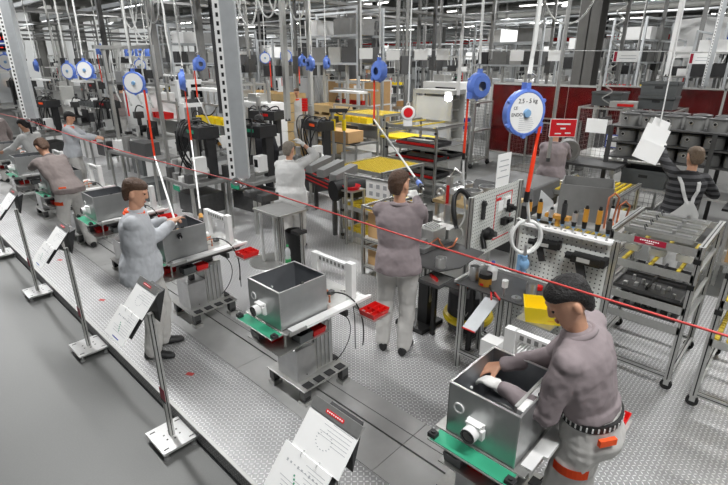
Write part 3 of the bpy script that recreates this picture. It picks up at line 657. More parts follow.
for k in range(7):
    loc=(2.2,CB(k)+.19,P)
    if c0 is None: c0=make_cart('steel assembly '+ctx[0]); c0.location=loc
    else: dup(c0,loc,label='steel assembly '+ctx[k])
    cl=(1.74,CB(k),P+.847)
    if k0 is None: k0=make_case(cs[0]); k0.location=cl
    else: dup(k0,cl,label=cs[k])
    if k==0:
        G=[bin_(.13,.11,.055,'crate_grey'),bin_(.14,.1,.05,'red',1),bin_(.13,.12,.07,'crate_grey'),bin_(.13,.1,.05,'red',1),bin_(.19,.16,.045,'red',2)]
        NM=['shallow grey bin under the left tray corner ','shallow red bin under the tray front ','deeper grey bin at the near side ','small divided red bin at the near side ','red compartment tray on the right-hand arm ']
        for g in G: g['category']='bin'
    PL=[(-.42,.13,.663),(-.37,.02,.663),(-.24,-.14,.663),(-.1,-.14,.663),(.3,-.39,.763)]
    for g,nm,p in zip(G,NM,PL):
        q=(loc[0]+p[0],loc[1]+p[1],loc[2]+p[2]); l=nm+wh[k]
        if k==0: g.location=q; g['label']=l
        else: dup(g,q,label=l)
# white foam channel inside nearest casing
b=MB('white').box(0,0,0,.3,.035,.05).mat('light_grey').box(.0,.035,0,.3,.05,.06).box(-.01,-.01,.05,.31,-.002,.062)
b.done('foam_channel',label='white channel strip the leaning man is fitting inside the nearest casing',cat='strip',loc=(1.82,.7,P+.847+.22))
# ------------------------------------------------------------------ document stands
def make_stand(label):
    t=thing('document_stand',label,'stand')
    b=MB('alu_bright').box(-.14,-.16,.055,.14,.16,.075).mat('charcoal')
    for x,y in ((-.05,-.03),(-.05,.03),(.05,-.03),(.05,.03),(0,.055),(0,-.055)): b.cyl((x,y,.075),(x,y,.0765),.008,n=8)
    for x,y in ((-.1,-.12),(.1,.12),(-.1,.12),(.1,-.12)): b.box(x-.02,y-.006,.075,x+.02,y+.006,.0765)
    b.done('base_plate',t,.003)
    for x,y in ((-.11,-.13),(.11,-.13),(-.11,.13),(.11,.13)):
        MB('steel').cyl((x,y,0),(x,y,.022),.024,.018).cyl((x,y,.02),(x,y,.056),.008).done('levelling_foot',t)
    b=MB('alu'); profile(b,(0,0,.075),(0,0,1.14),.036); b.done('post',t)
    b=MB('wine_sign').box(-.021,-.05,.42,-.019,.03,.52).mat('charcoal').box(-.022,-.055,.4,-.0215,.035,.42); b.done('tag',t,label='small dark red tag on the post')
    # lectern: tilted holder
    a=V((-.26,0,-.3)).normalized(); n_=V((-.3,0,.26)).normalized(); ctr=V((-.09,0,1.21))
    b=MB('charcoal').obox(ctr-n_*.012,V((0,1,0)),a,n_,(.26,.34,.008)); b.prism([(0.02,-.1,1.1),(0.09,-.1,1.33),(.02,-.1,1.3)],(0,.2,0)); b.done('holder',t)
    b=MB('alu').obox(ctr-a*.178+n_*.006,V((0,1,0)),a,n_,(.3,.05,.012)).mat('red_sign').obox(ctr-a*.175+n_*.0135,V((0,1,0)),a,n_,(.11,.016,.002))
    b.mat('paper')
    for i in range(8): b.obox(ctr-a*.175+V((0,-.045+.0128*i,0))+n_*.0148,V((0,1,0)),a,n_,(.007,.006,.0006))
    b.done('clip_bar',t,label='metal clip bar with red nameplate')
    return t,a,n_,ctr
def make_pages(label,a,n_):
    t=thing('document_pages',label,'document')
    for kk,(c_,ln,dy,th) in enumerate(((-.07,.2,0,.003),(.135,.21,.035,.006))):
        ctr=a*c_+n_*(.004+.003*kk)+V((0,dy,0))
        b=MB('paper').obox(ctr,V((0,1,0)),a,n_,(.3,ln,th)).mat('ink'); nn=n_*(th/2+.0004)
        rr=random.Random(3+kk)
        for i in range(9 if kk else 6):
            L=rr.uniform(.08,.24); b.obox(ctr+nn+a*(-ln/2+.03+i*.016)+V((0,(-.13+L/2)*(1 if kk else 1),0)),V((0,1,0)),a,n_,(L,.002,.0004))
        if kk==0:
            for i in range(16): 
                x=2*PI*i/16; b.obox(ctr+nn+a*(.01+.035*math.sin(x))+V((0,.0+.045*math.cos(x),0)),V((0,1,0)),a,n_,(.008,.003,.0005))
        else:
            for i in range(9): b.obox(ctr+nn+a*(-.045)+V((0,-.1+i*.024,0)),V((0,1,0)),a,n_,(.01,.004+.004*((i*7)%3),.0005))
            b.mat('green')
            for i in range(5): b.obox(ctr+nn*1.2+a*(-.01+i*.013)+V((0,.02-i*.008,0)),V((0,1,0)),a,n_,(.008,.008,.0005))
            b.mat('blue_deep').obox(ctr+nn*1.2+a*.088+V((0,-.02,0)),V((0,1,0)),a,n_,(.1,.006,.0005))
        b.done('page',t)
    b=MB('steel')
    for y in (-.05,.05): b.tube([V((0,y+.015,0))+a*(.032+.016*math.cos(x))+n_*(.008+.016*math.sin(x)) for x in [2*PI*i/14 for i in range(14)]],.0015,6,closed=True)
    b.done('binder_ring',t)
    return t
sl=['nearest document stand, cut by the bottom edge of the view','document stand in front of the young man with the orange collar','third document stand, left of centre by the walkway edge','fourth document stand, near the left edge','fifth document stand, at the left edge of the view']
pl=['open white work instruction pages on the nearest stand at the bottom','open white pages on the stand in front of the young man','open white pages on the third stand along the walkway','open white pages on the fourth stand near the left edge','white pages on the farthest stand, at the left edge']
st,a_,n_,ctr_=make_stand('aluminium '+sl[0]); pg=make_pages(pl[0],a_,n_)
for i,(x,y) in enumerate(((1.11,1.24),(1.11,3.11),(1.11,4.92),(1.11,6.73),(1.13,8.6))):
    if i==0: st.location=(x,y,0); pg.location=V((x,y,0))+ctr_
    else: dup(st,(x,y,0),label='aluminium '+sl[i]); dup(pg,V((x,y,0))+ctr_,label=pl[i])
# small red stickers on the plate
for i,(u,v) in enumerate(((102,300),(190,374),(60,260))):
    x,y,_=at(u,v)
    MB('cord_red').box(-.02,-.035,0,.02,.035,.002).done('floor_sticker',loc=(x,y,P),rz=.5,label=['small red sticker on the plate beside the second stand','small red sticker on the plate nearest the front','small red sticker on the plate farthest back'][i],cat='sticker')
# ------------------------------------------------------------------ overhead: perforated posts, cord, balancers, hoses
def perf_post(label,x,y,z0,w=.1,z1=8.2,rz=0.):
    t=thing('perforated_post',label,'post',(x,y,z0),rz)
    L=z1-z0
    b=MB('zinc').box(0,-.004,0,w*.7,0,L).box(w*.7-.004,0,0,w*.7,w*.5,L).box(0,0,0,.004,w*.5,L)
    b.box(-w*.32,-.004,0,0,0,L)
    b.mat('white').box(-w*.32,-.0045,0,-.0,-.004,L)
    b.mat('black')
    for i in range(int(min(L,3.6)/.05)): b.box(-w*.2,-.0052,.02+i*.05,-w*.08,-.0045,.045+i*.05)
    b.done('channel',t)
    MB('steel').pipe((-.0,-.01,-.02),(0,.02,-.02),.03,.012,16).done('cord_eye',t)
    return t
pp=at(237,181,2.0)
perf_post('perforated grey steel post hanging from the ceiling left of the grey-haired woman',1.76,2.9,2.02,.13,rz=-.75)
q=at(45,116,2.0); perf_post('grey steel hanging post crossing the upper left corner',1.76,8.2,2.02,.17,rz=-.75)
q=dep(703,86,9); perf_post('perforated grey post at the upper right in front of the red screens',q.x,q.y,q.z,.12,rz=-.75)
yy=[-.6+i*.5 for i in range(40)]
b=MB('cord_red').tube([(1.76,y,2.0-.035*math.sin(PI*((y-2.9)%5.3)/5.3)) for y in yy],.0045,6)
b.done('pull_cord',label='thin red emergency pull cord stretched along the whole line',cat='cord')
def balancer(label,p,r,face,hose_len=.5,style='face',top=8.2,hose='hose_red',group=None,lean=(0,0),drop=.0):
    # face: angle of the disc normal in the ground plane
    t=thing('tool_balancer',label,'balancer',tuple(p),face,group)   # local: disc axis = +x
    th=r*.55
    b=MB('blue').lathe((0,0,0),[(r*.35,-th),(r*.8,-th*.9),(r*.97,-th*.5),(r,0),(r,th*.15),(r*.9,th*.22),(r*.86,th*.2)],28,(1,0,0))
    for i in range(6):
        x=2*PI*(i+.5)/6; b.cyl((-th*.1,math.cos(x)*r*1.0,math.sin(x)*r*1.0),(th*.2,math.cos(x)*r*1.0,math.sin(x)*r*1.0),r*.09,n=8)
    if style!='face':
        for i in range(10):
            x=2*PI*i/10; b.obox((-th*.75,math.cos(x)*r*.6,math.sin(x)*r*.6),(0,math.cos(x),math.sin(x)),(0,-math.sin(x),math.cos(x)),(1,0,0),(r*.45,r*.04,th*.4))
    b.box(-th*.5,-r*.12,r*.9,th*.1,r*.12,r*1.25).box(-th*.6,r*.72,-r*.9,th*.05,r*1.0,-r*.45)
    b.done('housing',t)
    di=MB('white').cyl((th*.15,0,0),(th*.21,0,0),r*.85,n=28).done('dial',t)
    MB('blue_light').cyl((th*.21,0,0),(th*.4,0,0),r*.19,r*.16,12).done('hub',di)
    b=MB('steel').tube([(0,0,r*1.2),(0,0,r*1.6)],r*.06,8).tube([(0,0.02,r*1.25),(0,.05,r*1.5),(0,0,r*1.7)],r*.04,6); b.done('hook',t)
    h=MB('tubing').tube(bez((0,0,r*1.6),(0,.06,r*1.6+1),(0,-.04,top-p[2]-1),(0,lean[0],top-p[2]),20),r*.1 if r>.1 else .012,8); h.done('suspension_strap',t)
    if hose_len>0:
        e=V((lean[1],r*.86+drop,-r*.6-hose_len))
        MB(hose).tube([(0,r*.86,-r*.6),e*.5+V((0,r*.86,-r*.6))*.5,e],.014 if hose=='hose_red' else .01,8).mat('black').cyl(e,e+V((0,drop*.1,-.07)),.018,n=8).done('hose',t,label='red hose' if hose=='hose_red' else None)
    return t,e if hose_len>0 else None
def world_pt(t,l): return V(t.location)+Matrix.Rotation(t.rotation_euler[2],3,'Z')@V(l)
TC=PI+YAW  # direction from the line back to where the photograph was taken
E_,e_=balancer('largest blue-rimmed balancer with a white 2.5-5 kg dial, hanging at the upper right',dep(525,113,2.95),.142,TC+.35,.42,drop=-.03)
r_=.142; th_=r_*.55
rot=Euler((PI/2,0,PI/2),'XYZ')
for s_,sz,y,z in (('2.5 - 5 kg',.037,.0,.072),('CE',.024,-.085,.032),('ENDO',.029,-.07,-.008)):
    text(s_,sz,'charcoal',(th_*.21+.001,y,z),rot,'dial_text',E_)
b=MB('ink')
for i in range(7): b.box(th_*.21,-.05,-.03-i*.012,th_*.21+.001,.06-abs(i-3)*.006,-.027-i*.012)
b.done('dial_print',E_)
BL=[(478,86,4.95,.135,'back',.6,TC+.45,'blue balancer hanging above the wire trolley, in front of the light spot'),
(380,71,6.3,.135,'back',.55,TC-.9,'blue balancer tilted sideways above the man in taupe'),
(85,70,7.3,.135,'face',.0,TC-.1,'blue-rimmed white balancer, right one of the pair at the upper left'),
(68,71,8.2,.135,'face',.0,TC-.3,'blue-rimmed grey balancer, left one of the pair at the upper left'),
(134,83,6.1,.14,'face',.85,TC-.05,'blue-rimmed white balancer with a long red hose, left of centre'),
(199,64,8.6,.12,'back',.5,TC+.8,'blue balancer with red hose close left of the perforated hanging post'),
(184,81,6.6,.125,'back',.75,TC-1.2,'blue balancer with red hose above the tall glazed frames'),
(6,62,9.5,.15,'face',0,TC,'pale balancer by the upper left edge, under the digital display'),
(37,66,13,.14,'back',0,TC-.8,'small blue balancer behind the leaning hanging post'),
(101,50,14,.14,'back',.8,TC+.6,'small blue balancer high in front of the far wall'),
(265,58,11.7,.13,'face',.6,TC+.3,'blue-rimmed balancer right of the perforated post, above a red lead'),
(286,56,11.2,.14,'face',0,TC-.05,'blue-rimmed white balancer nearest to the pale vertical pole'),
(302,61,13.4,.15,'back',.5,TC+.9,'blue balancer, left one of the three in front of the dark column'),
(311,64,10.2,.14,'back',0,TC-.9,'blue balancer, middle one of the three in front of the dark column'),
(326,63,13.5,.16,'back',.0,TC+1.2,'blue balancer, right one of the three in front of the dark column'),
(234,54,16,.16,'face',0,TC+.4,'small blue balancer just right of the top of the perforated post'),
(140,65,14.5,.17,'face',0,TC+.8,'small blue balancer behind the one with the long red hose'),
(129,52,17,.16,'back',0,TC+.5,'distant blue balancer, leftmost of three high in front of the far wall'),
(139,52,17,.16,'back',0,TC+.9,'distant blue balancer, middle one of three high in front of the far wall'),
(148,53,17,.17,'back',0,TC+1.3,'distant blue balancer, rightmost of three high in front of the far wall')]
ends={}
for u,v,d,r,sty,hl,fa,lab in BL:
    t,e=balancer(lab,dep(u,v,d),r,fa+(PI if sty=='back' else 0),hl,style=sty)
    if e is not None: ends[u]=world_pt(t,e)
def hose(label,pts,r,mat='tubing',name='hose',cat='hose',n=8):
    return MB(mat).tube(pts,r,n).done(name,label=label,cat=cat)
# tools hanging on the balancers
def driver(label,p,q,mat='amber'):
    t=thing('pneumatic_screwdriver',label,'tool',tuple(q))
    d=V(p)-V(q); n_=d.normalized()
    MB('white').cyl(n_*.3,d,.011).done('reaction_rod',t)
    MB('charcoal').cyl(n_*.06,n_*.3,.022,.018).done('grip',t)
    MB(mat).cyl(n_*.12,n_*.2,.026).done('collar',t); MB('steel').cyl((0,0,0),n_*.06,.008).done('bit',t)
    return t
driver('long white torque arm with a black and amber driver, hanging by the young man',ends[134],dep(181,240,4.5))
driver('white rod tool with black grip reaching down left of the perforated post',ends[184],dep(202,225,5.6))
driver('thin grey rod tool below the blue balancer left of the perforated post',ends[199],dep(222,150,7.6))
driver('white rod tool with blue tip held by the man in taupe',ends[380],dep(424,190,4.4),'blue')
g=ends[478]; hose('white air hose hanging in a loop in front of the wire trolley',bez(g,g+V((0,0,-.5)),g+V((.1,-.1,-.7)),g+V((0,0,-.85)),10)+[g+V((0,0,-.85))+V((RX*.06*math.sin(x)-.0,RY*.06*math.sin(x),-.08+.08*math.cos(x))) for x in [PI*2*i/14 for i in range(1,14)]]+[g+V((-.02*RX,-.02*RY,-1.0)),g+V((-.08*RX,-.08*RY,-1.25))],.012)
g=world_pt(E_,e_); G0=g
c_=dep(527,238,3.3)
loopp=[g,(g+c_)/2+V((0,0,.05))]+[c_+V((RX*.1*math.sin(x),RY*.1*math.sin(x),.12*math.cos(x)))+V((FX,FY,0))*.004*x for x in [2*PI*i/20 for i in range(0,38)]]
hose('translucent white air hose coiled in a ring in front of the perforated boards',loopp,.011)
b=MB('blue_light').cyl(c_+V((0,0,-.13)),c_+V((.01,0,-.26)),.02).ell(c_+V((.01,0,-.2)),(.035,.035,.05)).mat('steel').cyl(c_+V((0,0,-.13)),c_+V((0,0,-.05)),.012)
b.done('air_gun',label='blue compressed air gun at the end of the coiled hose',cat='tool')
# small oval scale with red dial
t=thing('spring_balancer','small oval white balancer with red dial on a thin cord above the man in taupe','balancer',tuple(dep(408,113,3.4)),TC)
MB('white').lathe((0,0,0),[(.0,-.03),(.045,-.03),(.052,0),(.045,.02),(0,.02)],20,(1,0,0)).box(-.02,-.03,-.09,.015,.03,0).done('housing',t)
MB('red_sign').cyl((.02,0,.005),(.024,0,.005),.033,n=20).done('dial',t)
b=MB('white').pipe((.0,0,.06),(0.006,0,.06),.014,.008).mat('tubing').cyl((0,0,.07),(0,0,3.6),.005,n=6); b.done('cord',t)
# white and grey poles / hoses that hang from the ceiling
PO=[(458,97,8.5,.055,'white','bright white vertical pole beside the glaring light spot'),(666,76,10,.07,'white','bright white pole ending above the right-hand red screens'),
(548,160,6.5,.05,'alu','slim grey pole just right of the largest balancer'),(288,120,9.5,.09,'light_grey','pale vertical pole left of the white-overalled worker'),(312,118,11,.08,'light_grey','grey vertical pole between the stacked crates and the worker in overalls'),
(110,72,12,.1,'dark_grey','dark slanting pole right of the pair of balancers'),(57,62,13,.05,'light_grey','slim grey pole left of the pair of balancers'),(221,112,8.5,.06,'charcoal','dark thin pole left of the perforated post'),
(205,80,13,.14,'mid_grey','broad grey post behind the blue balancers left of the perforated post'),(160,78,10,.1,'mid_grey','grey slotted post right of the balancer with the long hose'),(153,60,9,.04,'alu','slim bright post left of the grey slotted post'),(397,70,14,.08,'mid_grey','slim dark grey post right of the tilted blue balancer'),
(490,60,16,.1,'mid_grey','grey post behind the balancer above the wire trolley'),(250,60,15,.05,'light_grey','thin pale pole right of the perforated post top'),(297,50,13,.05,'dark_grey','thin dark pole beside the white balancer'),(172,80,8,.035,'tubing','wavy white hose hanging in front of the far wall'),
(616,80,13,.08,'mid_grey','grey post behind the coiled spiral cable'),(690,80,16,.12,'mid_grey','grey post left of the perforated post at the upper right'),(634,70,15,.06,'mid_grey','slim post right of the spiral cable'),(655,62,18,.1,'mid_grey','grey post between the white sign cards at right'),(575,62,20,.12,'dark_grey','dark post left of the big steel column'),
(418,60,18,.1,'mid_grey','grey post between the first two hanging white cards'),(433,66,17,.1,'dark_grey','dark post left of the third hanging white card'),(26,60,12,.035,'tubing','thin white hose left of the leaning hanging post'),(75,50,9,.03,'tubing','thin white hose above the pair of balancers'),(360,75,12,.07,'mid_grey','grey post right of the dark central column')]
for u,v,d,w_,m_,lab in PO:
    p=dep(u,v,d); t=thing('hanging_pole' if m_!='tubing' else 'hanging_hose',lab,'pole' if m_!='tubing' else 'hose',tuple(p),0)
    L=CH-p.z
    if m_=='tubing': MB(m_).tube([(.03*math.sin(i*1.1)+.02*math.sin(i*2.3),.02*math.cos(i*.9),L*i/16) for i in range(17)],w_/2,8).done('tube',t)
    else:
        b=MB(m_).box(-w_/2,-w_/2,0,w_/2,w_/2,L) if w_>.06 else MB(m_).cyl((0,0,0),(0,0,L),w_/2,n=10)
        b.done('shaft',t)
    MB('dark_grey').cyl((0,0,-.02),(0,0,.03),w_*.6,n=8).done('end_fitting',t)
# light spot
p=dep(448,98,9.2); t=thing('work_light','small glaring work light beside the white pole above the wire trolley','lamp',tuple(p)); MB('white').box(-.05,-.05,.0,.05,.05,.12).done('housing',t); MB('spot_glow').ell((-.03,-.03,0),(.07,.07,.06)).done('bulb',t)
# looping white cables under the ceiling
def loopcable(label,u0,v0,u1,v1,d,sag,r=.02,m_='tubing'):
    a=dep(u0,v0,d); c=dep(u1,v1,d); return hose(label,bez(a,a.lerp(c,.15)+V((0,0,-sag*1.33)),a.lerp(c,.85)+V((0,0,-sag*1.33)),c,20),r,m_,'overhead_cable','cable')
loopcable('white cable drooping at the top right, left of the big steel column',543,-12,597,-8,6.5,.42,.012)
for i,(u0,u1,s_) in enumerate(((226,240,.5),(236,257,.55),(257,276,.4),(268,288,.35),(288,305,.45),(118,135,.6),(126,150,.8),(140,158,.5))):
    loopcable(['white cable loop right of the perforated post, first from the left','white cable loop right of the perforated post, second from the left','white cable loop right of the perforated post, third from the left','white cable loop left of the pale pole','white cable loop just right of the pale pole','white cable loop above the long-hose balancer, left one','white cable loop above the long-hose balancer, largest','white cable loop above the long-hose balancer, right one'][i],u0,-6,u1,-6,9,s_,.017)
p=dep(613,62,9.5); hose('pale spiral cable hanging right of the big steel column',[p+V((RX*.09*math.sin(x),RY*.09*math.sin(x),1.1-1.9*i/60)) for i,x in enumerate([i*.75 for i in range(61)])],.012,'light_grey','spiral_cable','cable')
# second cord with white cards
b=MB('white').tube([dep(388,50,9),dep(500,50,9.2),dep(620,51,9.4),dep(760,52,9.6)],.006,6); b.done('card_cord',label='thin white cord high across the right half, carrying white cards',cat='cord')
cards=[(366,53,'leftmost'),(393,54,'second from the left'),(421,54,'third from the left'),(443,54,'fourth from the left'),(517,55,'fifth from the left, near the biggest balancer'),(555,55,'left of the big steel column'),(626,56,'right of the spiral cable'),(702,58,'at the far right')]
for i,(u,v,w_) in enumerate(cards):
    p=dep(u,v,9.4); sz=.13 if u<600 else .25
    c=MB('paper').box(-.004,-sz,-.11,.004,sz,.09)
    if u>600: c.mat('wine_sign').box(-.006,sz*.72,-.1,-.004,sz*.95,.08).mat('ink').box(-.0055,-sz*.8,-.05,-.004,sz*.5,-.04).box(-.0055,-sz*.8,0,-.004,sz*.4,.01)
    c.mat('steel').cyl((0,-sz*.7,.08),(0,-sz*.7,.14),.004,n=6).cyl((0,sz*.7,.08),(0,sz*.7,.14),.004,n=6)
    c.done('hanging_card',loc=tuple(p),rz=YAW,label='white card hanging on the high cord, '+w_,cat='sign')
# red notice near the turned-away man
p=dep(563,128,5.6); t=thing('red_notice','red rectangular notice with white lines, right of the largest balancer','sign',tuple(p),YAW-.1); t.scale=(.72,.72,.72)
c=MB('paper').box(-.003,-.21,-.145,.003,.21,.145).mat('red_sign').box(-.005,-.2,-.135,-.003,.2,.135); c.done('panel',t)
c=MB('paper').box(-.006,-.11,.05,-.005,.11,.075).box(-.006,-.04,-.02,-.005,.04,.005).box(-.006,-.13,-.09,-.005,-.04,-.07).box(-.006,.02,-.1,-.005,.12,-.08); c.done('writing',t)
b=MB('alu').cyl((0,0,.14),(0,0,(CH-p[2])/.72),.004,n=6); b.done('wire',t)
# clipboard at right hanging on cord
p=dep(653,141,4.2); t=thing('clipboard_pages','white sheets on a board hanging beside the man in bib overalls','document',tuple(p),YAW-.2); t.scale=(1.1,1.1,1.1); t.rotation_euler[0]=.36
a=V((.35,0,1)).normalized()
MB('alu').obox(V((.012,0,0)),V((0,1,0)),a,V((1,0,-.35)),(.17,.33,.006)).done('board',t)
c=MB('paper').obox(a*.02,V((0,1,0)),a,V((1,0,-.35)),(.19,.2,.004)).obox(-a*.09+V((-.008,.0,0)),V((0,1,0)),(a+V((-.15,-.0,0))).normalized(),V((1,0,-.25)),(.2,.15,.005)).obox(a*.15,V((0,1,0)),a,V((1,0,-.35)),(.13,.06,.003)); c.done('sheet',t)
MB('ink').obox(-a*.025+V((-.007,0,0)),V((0,1,0)),a,V((1,0,-.35)),(.15,.006,.002)).done('writing',t)
MB('white').cyl((.0,.03,.15),(.0,2.0,5.2),.005,n=6).done('cord',t)
# ------------------------------------------------------------------ central workplace
def lbl(o,l,c): o['label']=l; o['category']=c; return o
def simple(mb,name,label,cat,loc=(0,0,0),rz=0,bevel=0,group=None): return mb.done(name,label=label,cat=cat,loc=loc,rz=rz,bevel=bevel,group=group)
# lifting-column bench by the man in taupe
t=thing('lifting_bench','dark steel-topped bench on one black lifting column, right of the man in taupe','workbench',(3.85,2.62,P))
MB('black').box(-.35,-.12,0,.02,.24,.05).done('foot_plate',t,.006)
b=MB('black').box(-.2,-.06,.05,-.1,.06,.5); profile(b,(-.15,.045,.3),(-.15,.045,.8),.05); profile(b,(-.15,-.045,.3),(-.15,-.045,.8),.05); b.done('lifting_column',t)
MB('dark_grey').prism([(-.45,.1,.8),(-.42,-.32,.8),(-.2,-.42,.8),(.3,-.38,.8),(.35,.3,.8),(-.2,.35,.8)],(0,0,.012)).done('tabletop',t,label='dark grey steel tabletop')
t=thing('clamping_fixture','steel clamping fixture with vice blocks on the dark bench before the man in taupe','fixture',(3.95,2.85,P+.815))
MB('steel').box(-.28,-.2,0,.3,.2,.05).box(-.3,-.12,.05,.3,-.06,.1).done('bed',t,.004)
MB('alu').box(-.12,-.2,.05,.1,.05,.2).box(.12,-.22,.05,.3,-.0,.16).done('vice_block',t,.006)
b=MB('alu_bright')
for i in range(5): b.obox((-.08+i*.035,-.1,.215),(1,.3,0),(0,1,.2),(0,0,1),(.018,.11,.02))
b.done('clamp_jaw',t)
MB('copper').tube([(-.25,-.25,.12),(-.12,-.25,.14),(-.09,-.27,.08),(-.05,-.3,.02),(.05,-.33,.03),(.12,-.33,.1)],.011).done('pipe_handle',t,label='copper pipe bent over the front')
MB('dark_steel').cyl((.2,.1,.05),(.2,.1,.3),.045).box(-.26,.05,.05,-.1,.18,.2).done('spindle',t)
simple(MB('alu_bright').pipe((0,0,0),(0,0,.1),.05,.045,18).cyl((0,0,0),(0,0,.004),.049),'steel_cup','shiny steel cup on the front corner of the dark bench','cup',(3.52,2.34,P+.813))
t=thing('hand_press','upright hand press with red stripe behind the raised arm of the man in taupe','press',(4.75,3.1,0))
b=MB('alu').box(-.2,-.15,0,.2,.15,1.0).box(-.03,-.03,1,.03,.03,1.5); b.done('pedestal',t)
MB('red').box(-.036,-.02,1.05,-.031,.02,1.4).done('stripe',t,label='red stripe')
MB('alu_bright').tube([(0,0,1.5),(.02,-.05,1.6),(.05,-.12,1.55),(.06,-.15,1.4)],.015).pipe((-.05,.1,1.3),(-.02,.1,1.3),.05,.03).done('lever',t)
simple(MB('steel').cyl((0,0,0),(0,0,.2),.045,.04),'steel_tube','upright dull steel tube beside the hand press','tube',(4.62,3.02,1.0))
# pots on low wooden shelf
t=thing('pot_trestle','low trestle with wooden board carrying the short steel pots','trestle',(5.2,2.95,0))
MB('wood').box(-.4,-.42,1.13,.4,.42,1.17).done('board',t)
for x in (-.35,.35):
    for y in (-.38,.38): MB('alu').box(x-.02,y-.02,0,x+.02,y+.02,1.13).done('leg',t)
def pot(label,loc,r=.11,h=.16,rz=0,group=None,sc=None):
    t=thing('steel_pot',label,'pot',loc,rz,group)
    MB('steel').pipe((0,0,0),(0,0,h),r,r-.006,22).cyl((0,0,0),(0,0,.01),r-.003,n=22).pipe((0,0,h-.012),(0,0,h),r+.006,r-.01,22).cyl((0,0,h*.55),(0,0,h*.57),r-.006,n=22).done('drum',t)
    MB('black').cyl((-r+.004,0,h*.45),(-r-.006,0,h*.45),.024).done('port',t); return t
q=['short steel pot with black port, front left of the group behind the black hose','short steel pot with black port, front right of the group behind the black hose','short steel pot at the back left of the trestle group','short steel pot at the back right of the trestle group']
p0=pot(q[0],(4.97,3.2,1.17),rz=.8)
for i,(x,y) in enumerate(((4.97,2.9),(5.25,3.2),(5.27,2.88))): dup(p0,(x,y,1.17),label=q[i+1])
hose('thick black corrugated hose arching behind the pegboard with a steel coupling',bez((4.2,2.62,1.1),(4.25,2.85,1.65),(4.6,2.7,1.6),(4.35,2.35,.9),24),.028,'black','extraction_hose','hose')
simple(MB('alu_bright').cyl((0,0,0),(.16,-.02,.01),.036,.036,16),'hose_coupling','bright coupling sleeve on top of the arching black hose','coupling',(4.28,2.76,1.47))
# pegboards
t=thing('tool_board','white perforated board facing left, behind the steel-topped bench with clips and black holders','pegboard',(4.15,2.42,0))
MB('peg_x').box(0,0,.78,1.0,.012,1.5).done('panel',t)
for x in (-.03,1.03):
    b=MB('alu'); profile(b,(x,.0,.0),(x,.0,1.5),.045); b.done('post',t)
b=MB('red_sign').box(.48,-.004,.9,.49,-.001,1.42).box(.48,-.004,1.41,.85,-.001,1.42).box(.84,-.004,1.1,.85,-.001,1.42).box(.48,-.004,.9,.85,-.001,.91).box(.5,-.004,1.35,.6,-.001,1.38); b.done('outline',t,label='red outline tape')
b=MB('paper').box(.55,-.004,1.22,.66,-.001,1.34).box(.68,-.02,1.24,.8,-.001,1.36).mat('screen').box(.7,-.022,1.27,.78,-.02,1.33); b.done('notice',t)
simple(MB('charcoal').box(-.02,-.03,-.1,.02,.0,.1).box(-.025,-.04,.05,.025,0,.08),'tool_holder','small black upright clip, upper left on the left-facing board','holder',(4.35,2.415,1.32))
b=MB('black').lathe((0,0,0),[(.0,-.05),(.06,-.05),(.075,0),(.05,.03),(0,.03)],16,(0,1,0)).mat('dark_steel').cyl((0,-.05,0),(0,-.1,.02),.03)
simple(b,'angle_tool','round black tool head hung low on the left-facing board','tool',(4.42,2.37,1.05))
simple(MB('black').box(-.05,-.05,-.04,.05,0,.04).box(.02,-.07,-.02,.12,-.02,.02),'valve_block','black valve block right of the red outline','valve',(4.8,2.4,1.1))
simple(MB('black').box(-.04,-.05,-.03,.04,0,.05).cyl((0,-.05,.02),(0,-.1,.02),.025),'valve_block','smaller black valve block near the top of the red outline','valve',(4.9,2.4,1.22))
simple(MB('paper').box(-.003,-.13,0,.003,.13,.36).mat('ink').box(-.005,-.08,.28,-.003,.08,.29).box(-.005,-.1,.22,-.003,.1,.23).box(-.005,-.06,.17,-.003,.06,.18).box(-.005,-.11,.1,-.003,.11,.11),'paper_notice','white paper notice standing up above the left-facing board','sign',(4.75,2.43,1.5),YAW+.75)
X0=3.78
t=thing('tool_board','white perforated board behind the leaning man, with screwdrivers along its top edge','pegboard',(X0,0,0))
MB('peg_y').box(0,.98,.55,.012,1.72,1.48).done('panel',t)
MB('white').box(-.05,.96,1.48,.05,1.74,1.5).mat('charcoal')
b=MB('white').box(-.045,.97,1.475,.06,1.73,1.495).mat('charcoal')
for i in range(9): b.cyl((0,1.02+i*.08,1.495),(0,1.02+i*.08,1.4965),.012,n=8)
b.done('tool_ledge',t)
for y in (.95,1.75):
    b=MB('alu'); profile(b,(.03,y,P),(.03,y,1.5),.045); b.done('post',t)
TL=['first','second','third','fourth','fifth','sixth','seventh','eighth']
for i,(y,h,m_) in enumerate(((1.66,.15,'amber'),(1.57,.17,'amber'),(1.47,.12,'steel'),(1.37,.2,'charcoal'),(1.28,.13,'steel'),(1.2,.19,'amber'),(1.1,.2,'amber'),(1.02,.12,'dark_steel'))):
    t=thing('screwdriver','%s tool from the left along the right-hand board top, %s'%(TL[i],'amber and black screwdriver' if m_=='amber' else 'black-gripped screwdriver' if m_=='charcoal' else 'bare steel bit holder'),'tool',(X0,y,1.5))
    b=MB('steel').cyl((0,0,-.06),(0,0,.04),.008).cyl((0,0,-.08),(0,0,-.05),.011); b.done('shaft',t)
    b=MB('blue_light').cyl((0,0,.035),(0,0,.05),.012); b.done('ring',t)
    b=MB('black').cyl((0,0,.05),(0,0,.05+h*.3),.016,.02).mat(m_ if m_!='steel' else 'alu_bright').cyl((0,0,.05+h*.3),(0,0,.05+h*.85),.021,.02).mat('black').cyl((0,0,.05+h*.85),(0,0,.05+h),.016,.01); b.done('handle',t)
simple(MB('amber').box(-.03,-.1,0,.03,.1,.03).cyl((0,0,0),(0,0,-.06),.02),'brass_block','brass block lying across the tool ledge between the screwdrivers','block',(X0+.02,1.42,1.58))
